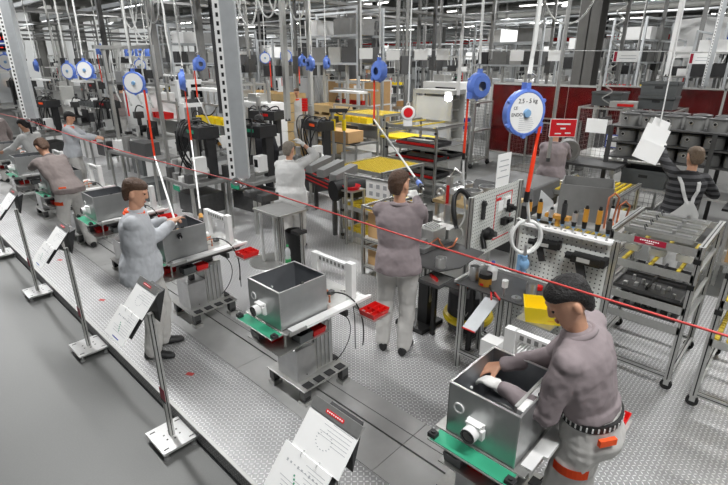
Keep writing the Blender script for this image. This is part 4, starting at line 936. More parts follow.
def gun(label,y,z,s=1.,rz=0):
    t=thing('hand_scanner',label,'tool',(X0-.06,y,z),rz)
    MB('black').box(-.05*s,-.13*s,.02*s,.05*s,.1*s,.09*s).box(-.055*s,-.16*s,.03*s,.055*s,-.12*s,.1*s).cyl((0,.1*s,.055*s),(0,.15*s,.055*s),.03*s).done('body',t,.008)
    MB('charcoal').obox((0,.02*s,-.05*s),(1,0,0),(0,1,-.3),(0,.3,1),(.04*s,.06*s,.16*s)).done('grip',t,.006)
    MB('light_grey').box(-.052*s,-.05*s,.04*s,-.05*s,.05*s,.075*s).done('plate',t); return t
gun('black hand-held driver with grey plate hung right on the right-hand board',1.13,1.27)
gun('black hand-held driver hung left of centre on the right-hand board, partly behind the coiled hose',1.47,1.32,.85,.2)
b=MB('black').lathe((0,0,0),[(0,-.03),(.06,-.03),(.07,0),(.06,.03),(0,.03)],16,(1,0,0)).box(-.03,-.1,-.03,.03,.02,.03)
simple(b,'cable_reel','round black reel low on the right-hand board above the yellow bin','reel',(X0-.05,1.34,.98))
simple(MB('blue_light').box(-.012,-.018,-.08,.012,.018,.08).box(-.012,.03,-.09,.012,.06,.07),'blue_pliers','blue-handled pliers hung between the two boards','pliers',(X0-.014,1.64,1.12))
simple(MB('red').cyl((0,0,0),(0,0,.03),.03).mat('black').cyl((0,0,-.03),(0,0,0),.02),'stop_button','red mushroom button at the bench edge under the right-hand board','button',(3.62,1.42,1.0))
# bench in front of the boards
t=thing('profile_bench','aluminium profile bench with grey plate top below the right-hand board','workbench',(3.3,1.3,0))
for x,y in ((.02,.22),(.02,.3),(.02,.66),(.4,-.1),(.4,.66)):
    b=MB('alu'); profile(b,(x,y,P),(x,y,.98),.045); b.done('leg',t)
b=MB('alu'); profile(b,(.02,.2,.45),(.4,-.1,.45),.04); profile(b,(.02,.25,.3),(.02,.66,.3),.04); profile(b,(.4,-.1,.3),(.4,.66,.3),.04); b.done('cross_rail',t)
MB('dark_grey').prism([(-.03,.12,.98),(.15,-.12,.98),(.46,-.14,.98),(.46,.72,.98),(-.03,.72,.98)],(0,0,.012)).done('tabletop',t)
b=MB('alu_bright').bar((.45,-.12,1.0),(.45,.72,1.0),.03).bar((-.03,.71,1.0),(.45,.71,1.0),.03); b.done('edge_rail',t)
MB('zinc').prism([(-.01,.3,.95),(-.01,.42,.95),(-.27,.47,.74),(-.27,.35,.74)],(0,0,.008)).mat('red').box(-.274,.35,.742,-.258,.47,.752).done('chute',t,label='bare sloping metal chute with a red lip')
simple(MB('alu').box(-.14,-.12,0,.12,.14,.015).box(0,.1,-.02,.16,.18,0).box(.1,.0,-.02,.2,.1,0),'bin_bracket','flat metal bracket carrying the yellow bin at the bench corner','bracket',(3.2,1.2,.975))
b=MB('yellow').tray(-.11,-.14,0,.11,.14,.13,.005,.02).mat('red_sign').box(-.095,-.125,.03,-.093,-.03,.045)
simple(b,'parts_bin','bright yellow open parts bin on the bench corner by the head of the leaning man','bin',(3.19,1.2,.991),.5)
T=P*0+.993
def can(label,x,y,r=.045,h=.11,m_='alu_bright'): return simple(MB(m_).pipe((0,0,0),(0,0,h),r,r-.004,18).cyl((0,0,0),(0,0,.005),r-.002),'steel_can',label,'can',(x,y,T))
can('open steel can beside the yellow bin on the plate-topped bench',3.47,1.42,.042,.12)
can('second steel can left of the amber glue tin',3.44,1.93,.045,.12)
t=thing('glue_tin','tin with amber label and black top on the bench','tin',(3.4,1.8,T)); MB('amber').cyl((0,0,0),(0,0,.07),.055,n=20).done('label_band',t); MB('black').cyl((0,0,.07),(0,0,.11),.056,n=20).mat('red_sign').box(-.058,-.015,.01,-.054,.015,.03).done('lid',t)
t=thing('squeeze_bottle','white squeeze bottle with blue cap behind the amber tin','bottle',(3.55,1.82,T)); MB('white').lathe((0,0,0),[(.0,0),(.045,0),(.045,.09),(.02,.13),(0,.13)],18).done('bottle_body',t); MB('blue_deep').cyl((0,0,.13),(0,0,.165),.016).done('cap',t)
simple(MB('white').cyl((0,0,0),(0,0,.06),.025).mat('steel').cyl((0,0,-.08),(0,0,0),.008),'marking_pin','white knob on a pin at the middle of the plate-topped bench','knob',(3.32,1.58,T+.08))
simple(MB('steel').cyl((0,0,0),(0,0,.015),.04).cyl((0,0,.015),(0,0,.03),.012),'steel_disc','small steel disc in front of the white knob','disc',(3.34,1.48,T))
t=thing('pliers','long pliers with red handles lying on the bench edge above the chute','pliers',(3.31,1.68,T+.012),.7)
MB('red').bar((-.02,.012,0),(-.15,.035,0),.014).bar((-.02,-.012,0),(-.15,-.03,0),.014).done('handle',t); MB('dark_steel').bar((-.03,0,0),(.1,0,0),.016).cyl((-.02,0,-.012),(-.02,0,.012),.018).done('jaw',t)
simple(MB('orange').obox((0,0,.01),(1,0,0),(0,1,0),(0,0,1),(.03,.12,.02)).mat('black').tube(bez((0,.06,.01),(.05,.1,.02),(.1,.05,.02),(.08,-.02,.01)),.01),'scraper','orange-handled scraper on the low side table','tool',(3.52,2.08,.845))
# vacuum with low side table
t=thing('side_table','low tool table over the vacuum cleaner, its grey lid carrying a red-handled knife','table',(3.52,2.2,0))
MB('dark_grey').box(-.18,.02,.82,.1,.28,.845).box(-.1,-.2,.83,.15,.02,.842).done('tabletop',t,.004); MB('alu').box(-.16,.04,.846,.06,.26,.85).done('plate',t)
for x,y in ((.08,-.18),(.08,.24)): MB('black').box(x-.02,y-.02,P,x+.02,y+.02,.82).done('leg',t)
simple(MB('red').bar((0,0,.01),(.06,.12,.01),.02,.03),'knife','red-handled knife on the low side table','tool',(3.42,2.3,.852))
t=thing('vacuum_cleaner','round black industrial vacuum cleaner with yellow band under the side table','vacuum cleaner',(3.93,2.24,P),TC)
MB('black').cyl((0,0,.06),(0,0,.16),.2,.23,24).done('wheel_base',t); MB('yellow').lathe((0,0,0),[(.21,.14),(.25,.15),(.26,.18),(.25,.21),(.21,.22)],28).done('bumper_ring',t,label='yellow bumper ring')
MB('charcoal').cyl((0,0,.2),(0,0,.46),.215,.21,28).done('drum',t); MB('dark_grey').cyl((0,0,.46),(0,0,.5),.2,.12,24).done('lid',t)
for i,x in enumerate((0.8,2.4,4,5.5)): MB('rubber').cyl((.19*math.cos(x),.19*math.sin(x),.03),(.19*math.cos(x)+.02,.19*math.sin(x)+.02,.03),.03).done('caster',t)
for i,ch in enumerate('WV 896'):
    if ch!=' ':
        al=.62-i*-.0-(5-i)*.26+.3
        al=-.55+i*.22
        text(ch,.085,'light_grey',(.2165*math.cos(al),.2165*math.sin(al),.29),Euler((PI/2,0,al+PI/2),'XYZ'),'lettering',t)
def bottle(label,loc,h=.26,r=.035):
    t=thing('water_bottle',label,'bottle',loc); MB('clear').lathe((0,0,0),[(0,0),(r,0),(r,h*.4),(r*.9,h*.5),(r,h*.6),(r*.9,h*.78),(r*.35,h*.92),(r*.35,h*.95),(0,h*.95)],16).done('bottle_body',t); MB('bottle_green').cyl((0,0,h*.95),(0,0,h*1.03),r*.42).done('cap',t); MB('bottle_green').pipe((0,0,h*.15),(0,0,h*.35),r*1.02,r*.98).done('paper_label',t); return t
bottle('clear bottle with green cap on the floor beside the black lifting column, left one',(4.25,2.95,P)); bottle('clear bottle with green cap on the floor beside the black lifting column, right one',(4.1,2.85,P))
# white printer-like carrier under the yellow bin
t=thing('parts_carrier','white slotted carrier standing low between the nearest casing and the bench','rack',(2.95,1.1,P))
for x,y in ((0,0),(.3,0),(0,.42),(.3,.42)): MB('alu').box(x-.015,y-.015,0,x+.015,y+.015,.5).done('leg',t)
b=MB('white').box(-.02,-.02,.5,.32,.44,.52).box(-.02,.3,.52,.1,.44,.64)
for i in range(12): b.box(.02+.0*i,-.02+i*.025,.52,.3,-.01+i*.025,.58)
b.done('slotted_tray',t)
# round-foot posts and small table by the woman
t=thing('post_table','small steel-topped table on profile posts in front of the grey-haired woman','table',(3.42,4.72,P))
MB('mid_grey').box(-.2,-.27,.9,.24,.24,.915).mat('alu').box(-.21,-.28,.895,.25,-.26,.92).box(-.21,.23,.895,.25,.25,.92).box(-.21,-.28,.895,-.19,.25,.92).box(.23,-.28,.895,.25,.25,.92).done('tabletop',t)
for x,y in ((-.1,-.2),(-.1,-.12),(.18,-.22)):
    b=MB('alu'); profile(b,(x,y,0),(x,y,.9),.035); b.done('leg',t)
MB('charcoal').box(.05,-.3,.62,.2,-.16,.66).done('control_box',t)
bottle('clear bottle with green label hung on the small table by the woman',(3.3,4.42,.42)); 
MB('alu').box(3.24,4.36,.4,3.36,4.48,.415).bar((3.3,4.5,.41),(3.3,4.6,.41),.015).done('bottle_shelf',label='small ledge carrying the bottle at the table posts',cat='shelf')
t=thing('post_stand','round steel foot plate carrying two bright upright posts, left of the small table','stand',(3.6,5.22,P))
MB('alu').cyl((0,0,0),(0,0,.02),.3,.29,36).done('foot_plate',t)
for x,y in ((-.08,.05),(.05,-.06)): MB('alu_bright').cyl((x,y,.02),(x,y,.9),.022,n=16).done('post',t)
MB('dark_steel').box(-.15,-.12,.9,.12,.12,1.0).box(-.25,.0,.98,-.05,.15,1.05).done('head',t,.005)
simple(MB('black').lathe((0,0,0),[(0,0),(.1,0),(.13,.5),(.125,.52),(.1,.04),(0,.04)],14),'waste_bin','black tapered waste bin between the posts and the table','bin',(3.75,4.85,P))
simple(MB('red_sign').lathe((0,0,0),[(0,0),(.11,0),(.14,.05),(.135,.055),(.1,.012),(0,.012)],20),'red_dish','red round dish on a stand just right of the woman','dish',(5.05,5.05,.95))
t=thing('dish_stand','square steel stand under the red dish','stand',(5.05,5.05,0)); MB('alu').box(-.15,-.15,.93,.15,.15,.95).done('tabletop',t)
for x in (-.13,.13):
    for y in (-.13,.13): MB('alu').box(x-.015,y-.015,0,x+.015,y+.015,.93).done('leg',t)
# ------------------------------------------------------------------ flow racks
def flow_rack(label,loc,w,d,h,levels,rz=0,fascia=None,cast=True,ps=.045,slope=.0,group=None):
    t=thing('flow_rack',label,'rack',loc,rz,group); z0=.1 if cast else 0
    for x in (0,d):
        for y in (0,w):
            b=MB('alu'); profile(b,(x,y,z0),(x,y,h),ps); b.done('post',t)
            if cast:
                k=thing_part('caster',t); MB('rubber').cyl((x-.015,y+.0,.045),(x+.015,y+.0,.045),.045,n=16).done('wheel',MB('alu').box(x-.022,y-.02,.045,x-.017,y+.02,.1).box(x+.017,y-.02,.045,x+.022,y+.02,.1).box(x-.025,y-.025,.09,x+.025,y+.025,.1).done('caster',t))
    b=MB('alu')
    zb=z0+.02
    for p_,q_ in (((0,0),(d,0)),((0,w),(d,w)),((0,0),(0,w)),((d,0),(d,w))): profile(b,(*p_,zb),(*q_,zb),ps*.9)
    for p_,q_ in (((0,0),(d,0)),((0,w),(d,w))): profile(b,(*p_,h-.02),(*q_,h-.02),ps*.9)
    b.done('frame',t)
    for z,kind in levels:
        b=MB('alu').box(-ps/2,0,z-.045,-ps/2+.006,w,z+.02).box(d,0,z-.04,d+.006,w,z+.02).bar((0,.0,z),(d,0,z),.03).bar((0,w,z),(d,w,z),.03)
        b.done('shelf_rail',t)
        if kind=='roller':
            b=MB('roller_yellow'); n_=max(5,int(w/.075))
            for i in range(n_):
                y=(i+.5)*w/n_; b.box(.03,y-.012,z-.01,d-.02,y+.012,z+.012)
                for j in range(int(d/.05)): b.cyl((.05+j*.05,y-.016,z+.01),(.05+j*.05,y+.016,z+.01),.014,n=6,caps=False)
            b.done('roller_track',t,label='yellow roller tracks')
        elif kind=='sheet': MB('light_grey').box(.01,.01,z-.005,d-.01,w-.01,z+.004).done('shelf_plate',t)
        elif kind=='dark': MB('dark_grey').box(.01,.01,z-.005,d-.01,w-.01,z+.004).done('shelf_plate',t)
        elif kind=='two': 
            b=MB('roller_yellow')
            for y in (.12,w*.5,w-.12):
                b.box(.02,y-.012,z-.012,d,y+.012,z+.014)
            b.done('roller_track',t,label='yellow roller tracks')
    if fascia:
        b=MB('wine_sign').box(-ps/2-.002,w*fascia[0],fascia[2]-.025,-ps/2-.001,w*fascia[1],fascia[2]+.025).mat('paper')
        for i in range(9): b.box(-ps/2-.003,w*(fascia[0]+.08)+i*.016,fascia[2]+.002,-ps/2-.002,w*(fascia[0]+.08)+i*.016+.011,fascia[2]+.012)
        b.box(-ps/2-.003,w*(fascia[0]+fascia[1])/2-.03,fascia[2]-.014,-ps/2-.002,w*(fascia[0]+fascia[1])/2+.03,fascia[2]-.008); b.done('label_plate',t,label='dark red label plate')
    for z,_ in levels[:2]:
        MB('black').box(-.04,w-.03,z-.1,.0,w+.02,z-.06).box(-.04,-.02,z-.1,0,.03,z-.06).done('clamp_lever',t)
    return t
def thing_part(n,t): return None
FR1=flow_rack('aluminium caster rack with dark red label and long steel trays, right of the boards',(4.27,.47,P),.65,.85,1.31,[(1.27,'none'),(1.05,'two'),(.76,'none'),(.58,'none')],fascia=(.36,.72,1.265))
FR2=flow_rack('aluminium flow rack on casters with yellow rollers at the right edge of the view',(4.18,-.5,P),.76,1.0,1.3,[(1.25,'roller'),(.95,'roller'),(.62,'roller')])
def long_tray(label,loc,L=.62,rz=0):
    t=thing('steel_tray',label,'tray',loc,rz)
    MB('alu').tray(0,-L/2,0,.13,L/2,.045,.004,.01).done('pan',t); MB('steel').box(.04,-L/2+.03,.04,.07,L/2-.03,.055).cyl((.055,-.1,.055),(.055,-.1,.08),.018).done('rib',t); MB('dark_steel').tube([(.03,.1,.04),(.05,.12,.075),(.09,.12,.075),(.1,.1,.04)],.006).done('wire_handle',t); return t
tl=None; OR=['front','second','third','fourth','fifth']
for i in range(4):
    l='long bright steel tray on top of the label rack, %s from the front'%OR[i]; p=(4.36+i*.18,.8,P+1.275)
    if tl is None: tl=long_tray(l,p,.52)
    else: dup(tl,p,label=l)
for z,nm in ((.765,'middle'),(.585,'lower')):
    for i in range(2):
        t=thing('parts_tray','dark parts tray with small fittings on the %s shelf of the label rack, %s one'%(nm,'front' if i==0 else 'rear'),'tray',(4.34+i*.4,.79,P+z))
        MB('dark_steel').tray(0,-.26,0,.34,.26,.03,.006).done('pan',t)
        b=MB('alu_bright')
        for j in range(5): b.cyl((.06+.05*j,-.2+.09*j,.007),(.06+.05*j,-.2+.09*j,.05),.014).box(.2-.03*j,-.15+.08*j,.007,.24-.03*j,-.12+.08*j,.035)
        b.done('fitting',t); MB('black').bar((.02,0,.05),(.32,0,.05),.02,.03).done('handle',t)
for i in range(3): simple(MB('white').tray(-.05,-.06,0,.05,.06,.06,.004,.005).mat('alu').box(-.03,-.03,.01,.03,.03,.05),'small_box','small white box on the upper shelf of the label rack, '+['left','middle','right'][i]+' one','box',(4.55,1.0-.2*i,P+1.07))
for i in range(3):
    simple(MB('alu_bright').prism([(-.1,-.1,0),(.1,-.1,0),(.1,.1,.0),(-.1,.1,.0)],(0,0,.03)).tube([(-.1,0,.03),(0,0,.07),(.1,0,.03)],.008),'metal_part','folded bright metal part in the right edge rack, %s level'%['top','middle','lowest'][i],'part',(4.45,.05,P+(1.27,.97,.64)[i]))
# black caster gun thing under rack and racks further back
FR3=flow_rack('flow rack with yellow rollers behind the grey casing, left of the bib-overall man',(6.9,1.85,0),.95,1.1,1.05,[(1.0,'roller'),(.62,'two'),(.3,'roller')],cast=False)
FRA=flow_rack('flow rack with bright yellow roller deck between the woman and the man in taupe',(6.0,5.25,0),1.05,1.1,1.02,[(.98,'roller'),(.6,'dark'),(.25,'roller')],rz=0)
FRB=flow_rack('lower flow rack with white instruction sheet, behind the cardboard cartons',(4.95,4.4,0),.75,1.0,.82,[(.7,'roller'),(.3,'roller')])
FRC=flow_rack('tall open rack with red-edged trays behind the raised tool of the man in taupe',(8.0,5.6,0),1.3,1.2,1.55,[(1.5,'two'),(1.1,'dark'),(.8,'sheet'),(.45,'dark')])
FRD=flow_rack('flow rack with thin yellow rails left of the tall red-edged rack',(9.4,8.2,0),1.5,1.0,1.5,[(1.45,'roller'),(1.0,'two'),(.5,'sheet')])
FRE=flow_rack('flow rack with yellow deck in front of the big carton crate',(10.6,10.2,0),1.3,1.0,1.2,[(1.15,'roller'),(.7,'sheet')])
for i,(x,y,z) in enumerate(((8.1,6.2,1.12),(8.1,6.2,.47),(8.6,6.2,.82),(8.1,6.2,.82))):
    simple(MB('charcoal').tray(-.3,-.5,0,.3,.5,.07,.01).mat('red').box(-.31,-.52,.0,-.3,.52,.05).mat('alu').box(-.2,-.3,.02,-.05,.3,.1).cyl((.1,.1,.02),(.1,.1,.12),.05),'red_edged_tray','red-edged dark tray in the tall open rack, '+['top','bottom','middle rear','middle front'][i],'tray',(x+.3,y,z))
t=thing('instruction_frame','white instruction sheet with faint drawings in a metal frame above the lower flow rack','sign',(4.9,4.15,.95),.1)
MB('paper').box(-.004,0,0,.004,.42,.26).done('sheet',t)
b=MB('ink')
for i in range(3):
    for j in range(2): b.box(-.0055,.06+i*.12,.04+j*.11,-.004,.12+i*.12,.1+j*.11)
b.done('drawing',t); b=MB('alu'); profile(b,(0,-.02,-.95),(0,-.02,.3),.035); profile(b,(0,-.02,.28),(0,.8,.28),.035); profile(b,(0,.8,-.95),(0,.8,.3),.035); b.done('frame',t)
# carton shelf
t=thing('carton_rack','two-level profile rack holding cardboard cartons, left of the man in taupe','rack',(4.2,3.45,P))
for x in (0,.55):
    for y in (0,.55):
        b=MB('alu'); profile(b,(x,y,0),(x,y,.95),.04); b.done('post',t)
b=MB('alu')
for z in (.12,.4,.5,.93):
    for p_,q_ in (((0,0),(.55,0)),((0,.55),(.55,.55)),((0,0),(0,.55)),((.55,0),(.55,.55))): profile(b,(*p_,z),(*q_,z),.03)
b.done('frame',t)
MB('light_grey').box(0,0,.51,.55,.55,.52).box(0,0,.13,.55,.55,.14).done('shelf_plate',t)
def carton(label,loc,w,d,h,open_=True,rz=0,m_='cardboard'):
    t=thing('cardboard_box',label,'box',loc,rz)
    MB(m_).tray(-w/2,-d/2,0,w/2,d/2,h,.006).done('carton',t)
    if open_:
        MB(m_).prism([(-w/2,-d/2,h),(-w/2,d/2,h),(-w/2-.1,d/2,h+.04),(-w/2-.1,-d/2,h+.04)],(0,0,.004)).done('flap',t)
    else: MB(m_).box(-w/2,-d/2,h,w/2,d/2,h+.004).mat('wood').box(-w/2,-.03,h+.004,w/2,.03,h+.005).done('lid',t)
    return t
carton('open cardboard carton on the upper level of the rack left of the man in taupe',(4.46,3.73,P+.522),.42,.46,.33)
carton('closed cardboard carton on the lower level of the rack left of the man in taupe',(4.46,3.73,P+.142),.42,.46,.22,False)
carton('cardboard carton on the bench behind the white instruction sheet',(8.0,8.3,1.0),.5,.9,.25,False)
carton('cardboard carton low behind the man in bib overalls',(7.65,.2,.33),.5,.7,.35,False)
# ------------------------------------------------------------------ right side
def cage(label,loc,w,d,h,rz=0,cast=False,shelves=(),g=.05,top=False):
    t=thing('wire_cage',label,'cage',loc,rz); z0=.14 if cast else .0
    b=MB('alu')
    for x in (0,d):
        for y in (0,w): b.box(x-.022,y-.022,z0,x+.022,y+.022,h)
    for z in (z0+.05,h-.02,*shelves):
        for p_,q_ in (((0,0),(d,0)),((0,w),(d,w)),((0,0),(0,w)),((d,0),(d,w))): b.bar((*p_,z),(*q_,z),.035)
    b.done('frame',t)
    def mesh(p,q):  # vertical panel between two corners
        m=MB('wire'); L=(V(q)-V(p)).length; n_=int(L/g); z1=h-.02
        for i in range(1,n_): c=V(p).lerp(V(q),i/n_); m.bar((c.x,c.y,z0+.05),(c.x,c.y,z1),.004)
        for j in range(1,int((z1-z0)/g)): z=z0+.05+j*g; m.bar((p[0],p[1],min(z,z1)),(q[0],q[1],min(z,z1)),.004)
        m.done('mesh_panel',t)
    mesh((0,0),(0,w)); mesh((0,0),(d,0)); mesh((0,w),(d,w)); mesh((d,0),(d,w))
    MB('light_grey').box(0,0,z0+.05,d,w,z0+.06).done('base_plate',t)
    for z in shelves: MB('alu').box(0,0,z,d,w,z+.01).done('shelf_plate',t)
    if cast:
        for x in (0,d):
            for y in (0,w): MB('rubber').cyl((x-.02,y,.06),(x+.02,y,.06),.06).mat('dark_steel').box(x-.03,y-.03,.06,x-.022,y+.03,.14).box(x+.022,y-.03,.06,x+.03,y+.03,.14).done('caster',t)
    return t
cage('tall wire mesh trolley on casters behind the looped white air hose',(11.45,6.85,0),1.25,.9,1.75,cast=True,shelves=(1.0,),g=.08)
simple(MB('blue_deep').cyl((0,0,0),(0,0,.3),.14,n=16).mat('white').cyl((0,0,.3),(0,0,.34),.145),'blue_bucket','blue and white bucket standing in the wire trolley','bucket',(11.75,7.3,1.01))
cage('low mesh cage directly behind the largest balancer',(11.9,4.6,0),1.4,1.0,1.35,g=.1)
cage('mesh cage with white card right of the turned-away man',(10.5,3.0,0),.82,1.1,1.9,shelves=(.9,),g=.09)
cage('mesh cage with folded upper gate left of the hanging clipboard',(10.5,2.12,0),.82,1.1,1.9,shelves=(.9,),g=.09)
for i,(x,y,z) in enumerate(((10.475,3.42,1.4),(10.475,2.55,1.4))): simple(MB('paper').box(-.01,-.2,0,0,.2,.28),'white_card','white card clipped to the mesh cage, '+['left','right']  [i]+' one','sign',(x,y,z))
simple(MB('blue_deep').box(-.012,-.19,-.01,-.002,.19,.25).mat('paper').box(-.016,-.17,.01,-.012,.17,.23),'framed_card','white card in a blue frame between the mesh cages','sign',(10.46,3.0,1.15),.0)
def crate(label,loc,w=.6,d=.4,h=.3,m_='crate_grey',rz=0,group=None):
    t=thing('plastic_crate',label,'crate',loc,rz,group)
    b=MB(m_).tray(-d/2,-w/2,0,d/2,w/2,h,.012,.015).box(-d/2-.01,-w/2-.01,h-.04,-d/2,w/2+.01,h).box(d/2,-w/2-.01,h-.04,d/2+.01,w/2+.01,h)
    b.box(-d/2-.01,-w/2-.01,h-.04,d/2+.01,-w/2,h).box(-d/2-.01,w/2,h-.04,d/2+.01,w/2+.01,h)
    b.done('shell',t); MB('charcoal').box(-d/2+.003,-.07,h*.55,-d/2+.012,.07,h*.72).done('grip_slot',t); return t
crate('lower grey plastic crate of the two stacked on the mesh cage',(10.95,2.5,1.9),.62,.45,.24)
crate('upper grey plastic crate of the two stacked on the mesh cage',(10.95,2.5,2.142),.62,.45,.26)
crate('grey plastic crate beside the steel column on the left mesh cage',(11.1,3.45,1.9),.6,.45,.28)
simple(MB('light_grey').box(-.2,-.25,0,.2,.25,.12).mat('red').box(-.21,-.2,.03,-.2,.1,.08),'flat_box','flat pale box with red edge on the right mesh cage','box',(10.85,3.05,1.9))
crate('grey crate low on the pot rack left of the man in bib overalls',(9.42,2.1,.73),.7,.5,.3); crate('grey crate with a white bag in it at the right edge',(7.66,.05,1.0),.75,.5,.26)
simple(MB('white').ell((0,0,0),(.15,.25,.09)),'white_bag','crumpled white bag in the grey crate at the right edge','bag',(7.66,.0,1.27))
t=thing('parts_shelf','long low profile shelf behind the man in bib overalls','shelf',(7.35,-1.9,0))
for x in (0,.6):
    for y in (0,1.3,2.5): MB('alu').box(x-.02,y-.02,0,x+.02,y+.02,.98).done('leg',t)
MB('light_grey').box(-.03,-.03,.97,.63,2.53,1.0).box(-.03,-.03,.3,.63,2.53,.33).done('shelf_plate',t)
simple(MB('black').box(-.25,-.16,0,.25,.16,.03).cyl((0,0,.03),(0,0,.3),.04).box(-.05,-.08,.2,.05,.08,.32).mat('red').cyl((0,0,.32),(0,0,.35),.03),'assembly_jig','dark assembly jig beside the striped sleeve of the bib-overall man','fixture',(7.6,.56,1.0))
# pots stacked
q0=dep(628,126,8.3); px_,py_=q0.x,q0.y
t=thing('pot_rack','low-pitched dark rack carrying the grey pots behind the man in bib overalls','rack',(px_,py_+.2,0))
for x in (-.2,1.0):
    for y in (-3.0,-1.5,0): MB('dark_grey').box(x-.03,y-.03,0,x+.03,y+.03,1.74).done('post',t)
for z in (1.22,1.48,1.74): MB('dark_grey').box(-.2,-3.05,z-.025,1.05,.05,z).done('shelf_plate',t)
MB('light_grey').box(-.2,-3.05,.7,1.05,.05,.73).done('shelf_plate',t)
pt=None
NAMES=['first','second','third','fourth','fifth','sixth','seventh','eighth','ninth']
for tier,z in enumerate((1.22,1.48,1.74)):
    for row in range(2):
        for i in range(9):
            l='grey pot with black port, %s tier, %s row, %s from the left'%(['lowest','middle','top'][tier],['front','rear'][row],NAMES[i]); p=(px_+row*.5+.04,py_-.0-i*.32,z)
            if pt is None:
                pt=thing('grey_pot',l,'pot',p,group='grey pots on the dark rack')
                MB('mid_grey').cyl((0,0,0),(0,0,.2),.138,n=20).mat('dark_grey').cyl((0,0,.2),(0,0,.215),.11,.08,16).pipe((0,0,.175),(0,0,.2),.146,.13,20).done('drum',pt)
                MB('black').cyl((-.13,.03,.12),(-.15,.03,.12),.022,n=12).mat('alu').pipe((-.13,.03,.12),(-.148,.03,.12),.032,.022,12).done('port',pt)
            else: dup(pt,p,label=l)
# red translucent screens
def screen(label,loc,w,h,n,rz=0):
    t=thing('welding_screen',label,'screen',loc,rz)
    b=MB('light_grey')
    for i in range(n+1): b.box(-.03,i*w/n-.03,0,.03,i*w/n+.03,h)
    b.box(-.03,0,h-.05,.03,w,h).box(-.03,0,.25,.03,w,.3); b.done('frame',t)
    for i in range(n): MB('curtain').box(-.006,i*w/n+.03,.3,.006,(i+1)*w/n-.03,h-.05).done('red_panel',t,label='dark red translucent panel')
    return t
x1,y1,_=at(603,84.5,2.05); x2,y2,_=at(728,89,2.05)
screen('long row of dark red translucent welding screens across the right background',((x1+x2)/2,-3,0),y1+3.2,2.05,5)
x1,y1,_=at(511,82,2.2); x2,y2,_=at(579,86,2.2)
screen('dark red welding screen in a white frame behind the largest balancer',((x1+x2)/2,y2-.3,0),y1-y2+.6,2.2,1)
# grey covered machine behind the white notice
t=thing('covered_machine','long dark grey machine bed behind the white paper notice','machine',(6.6,3.0,0))
MB('charcoal').box(-.4,-.3,.0,.5,.7,.9).mat('dark_grey').prism([(-.45,-.35,.9),(-.45,.75,.9),(-.3,.65,1.12),(-.3,-.25,1.12)],(.9,0,0)).done('housing',t,.02)
MB('black').cyl((-.36,.0,1.0),(-.43,.0,1.0),.03).cyl((-.36,.5,1.02),(-.43,.5,1.02),.03).done('knob',t)
# grey casing on bench before man
t=thing('grey_bench','low dark bench under the grey casing and copper pipes behind the boards','workbench',(5.2,1.3,0))
MB('light_grey').box(0,0,1.07,.95,.95,1.1).done('tabletop',t)
for x in (.05,.9):
    for y in (.05,.9): MB('alu').box(x-.02,y-.02,0,x+.02,y+.02,1.07).done('leg',t)
t=thing('grey_case','open painted grey casing on the bench behind the screwdrivers','casing',(5.62,1.82,1.1),.3)
MB('mid_grey').tray(-.25,-.27,0,.25,.27,.4,.008).done('shell',t); MB('dark_steel').cyl((-.23,-.05,.15),(-.236,-.05,.15),.02).cyl((-.23,.05,.15),(-.236,.05,.15),.02).done('port',t)
for i,(x,y,h) in enumerate(((5.3,1.48,.34),(5.36,1.38,.26))):
    simple(MB('copper').tube([(0,0,0),(0,0,h),(.03,-.04,h+.05),(.06,-.08,h),(.05,-.06,.08),(.0,-.1,.02)],.011),'copper_pipe','bent copper pipe standing right of the grey casing, '+['taller','shorter'][i]+' one','pipe',(x,y,1.1))
simple(MB('steel').cyl((0,0,0),(0,0,.12),.05).cyl((0,0,.12),(0,0,.16),.03),'pump_body','steel pump body lying before the grey casing','pump',(5.27,1.72,1.1))
simple(MB('clear').prism([(0,-.12,0),(0,.12,0),(0,.1,.3),(0,-.05,.2)],(.01,0,0)),'clear_plate','small clear plate standing before the grey casing','plate',(5.26,2.1,1.1))
t=thing('held_drum','grey ribbed drum held by the turned-away man','drum',(8.85,3.3,1.1),.4); MB('mid_grey').cyl((-.18,0,.18),(.18,0,.18),.18,n=20).pipe((-.2,0,.18),(-.17,0,.18),.19,.15,20).done('shell',t); MB('dark_steel').cyl((-.2,0,.18),(-.18,0,.18),.06).done('hub',t)
t=thing('drum_bench','bench under the grey drum beside the turned-away man','workbench',(8.6,2.4,0)); MB('dark_grey').box(0,0,1.06,.7,1.2,1.1).done('tabletop',t)
for x in (.04,.66):
    for y in (.04,1.16): MB('alu').box(x-.02,y-.02,0,x+.02,y+.02,1.06).done('leg',t)
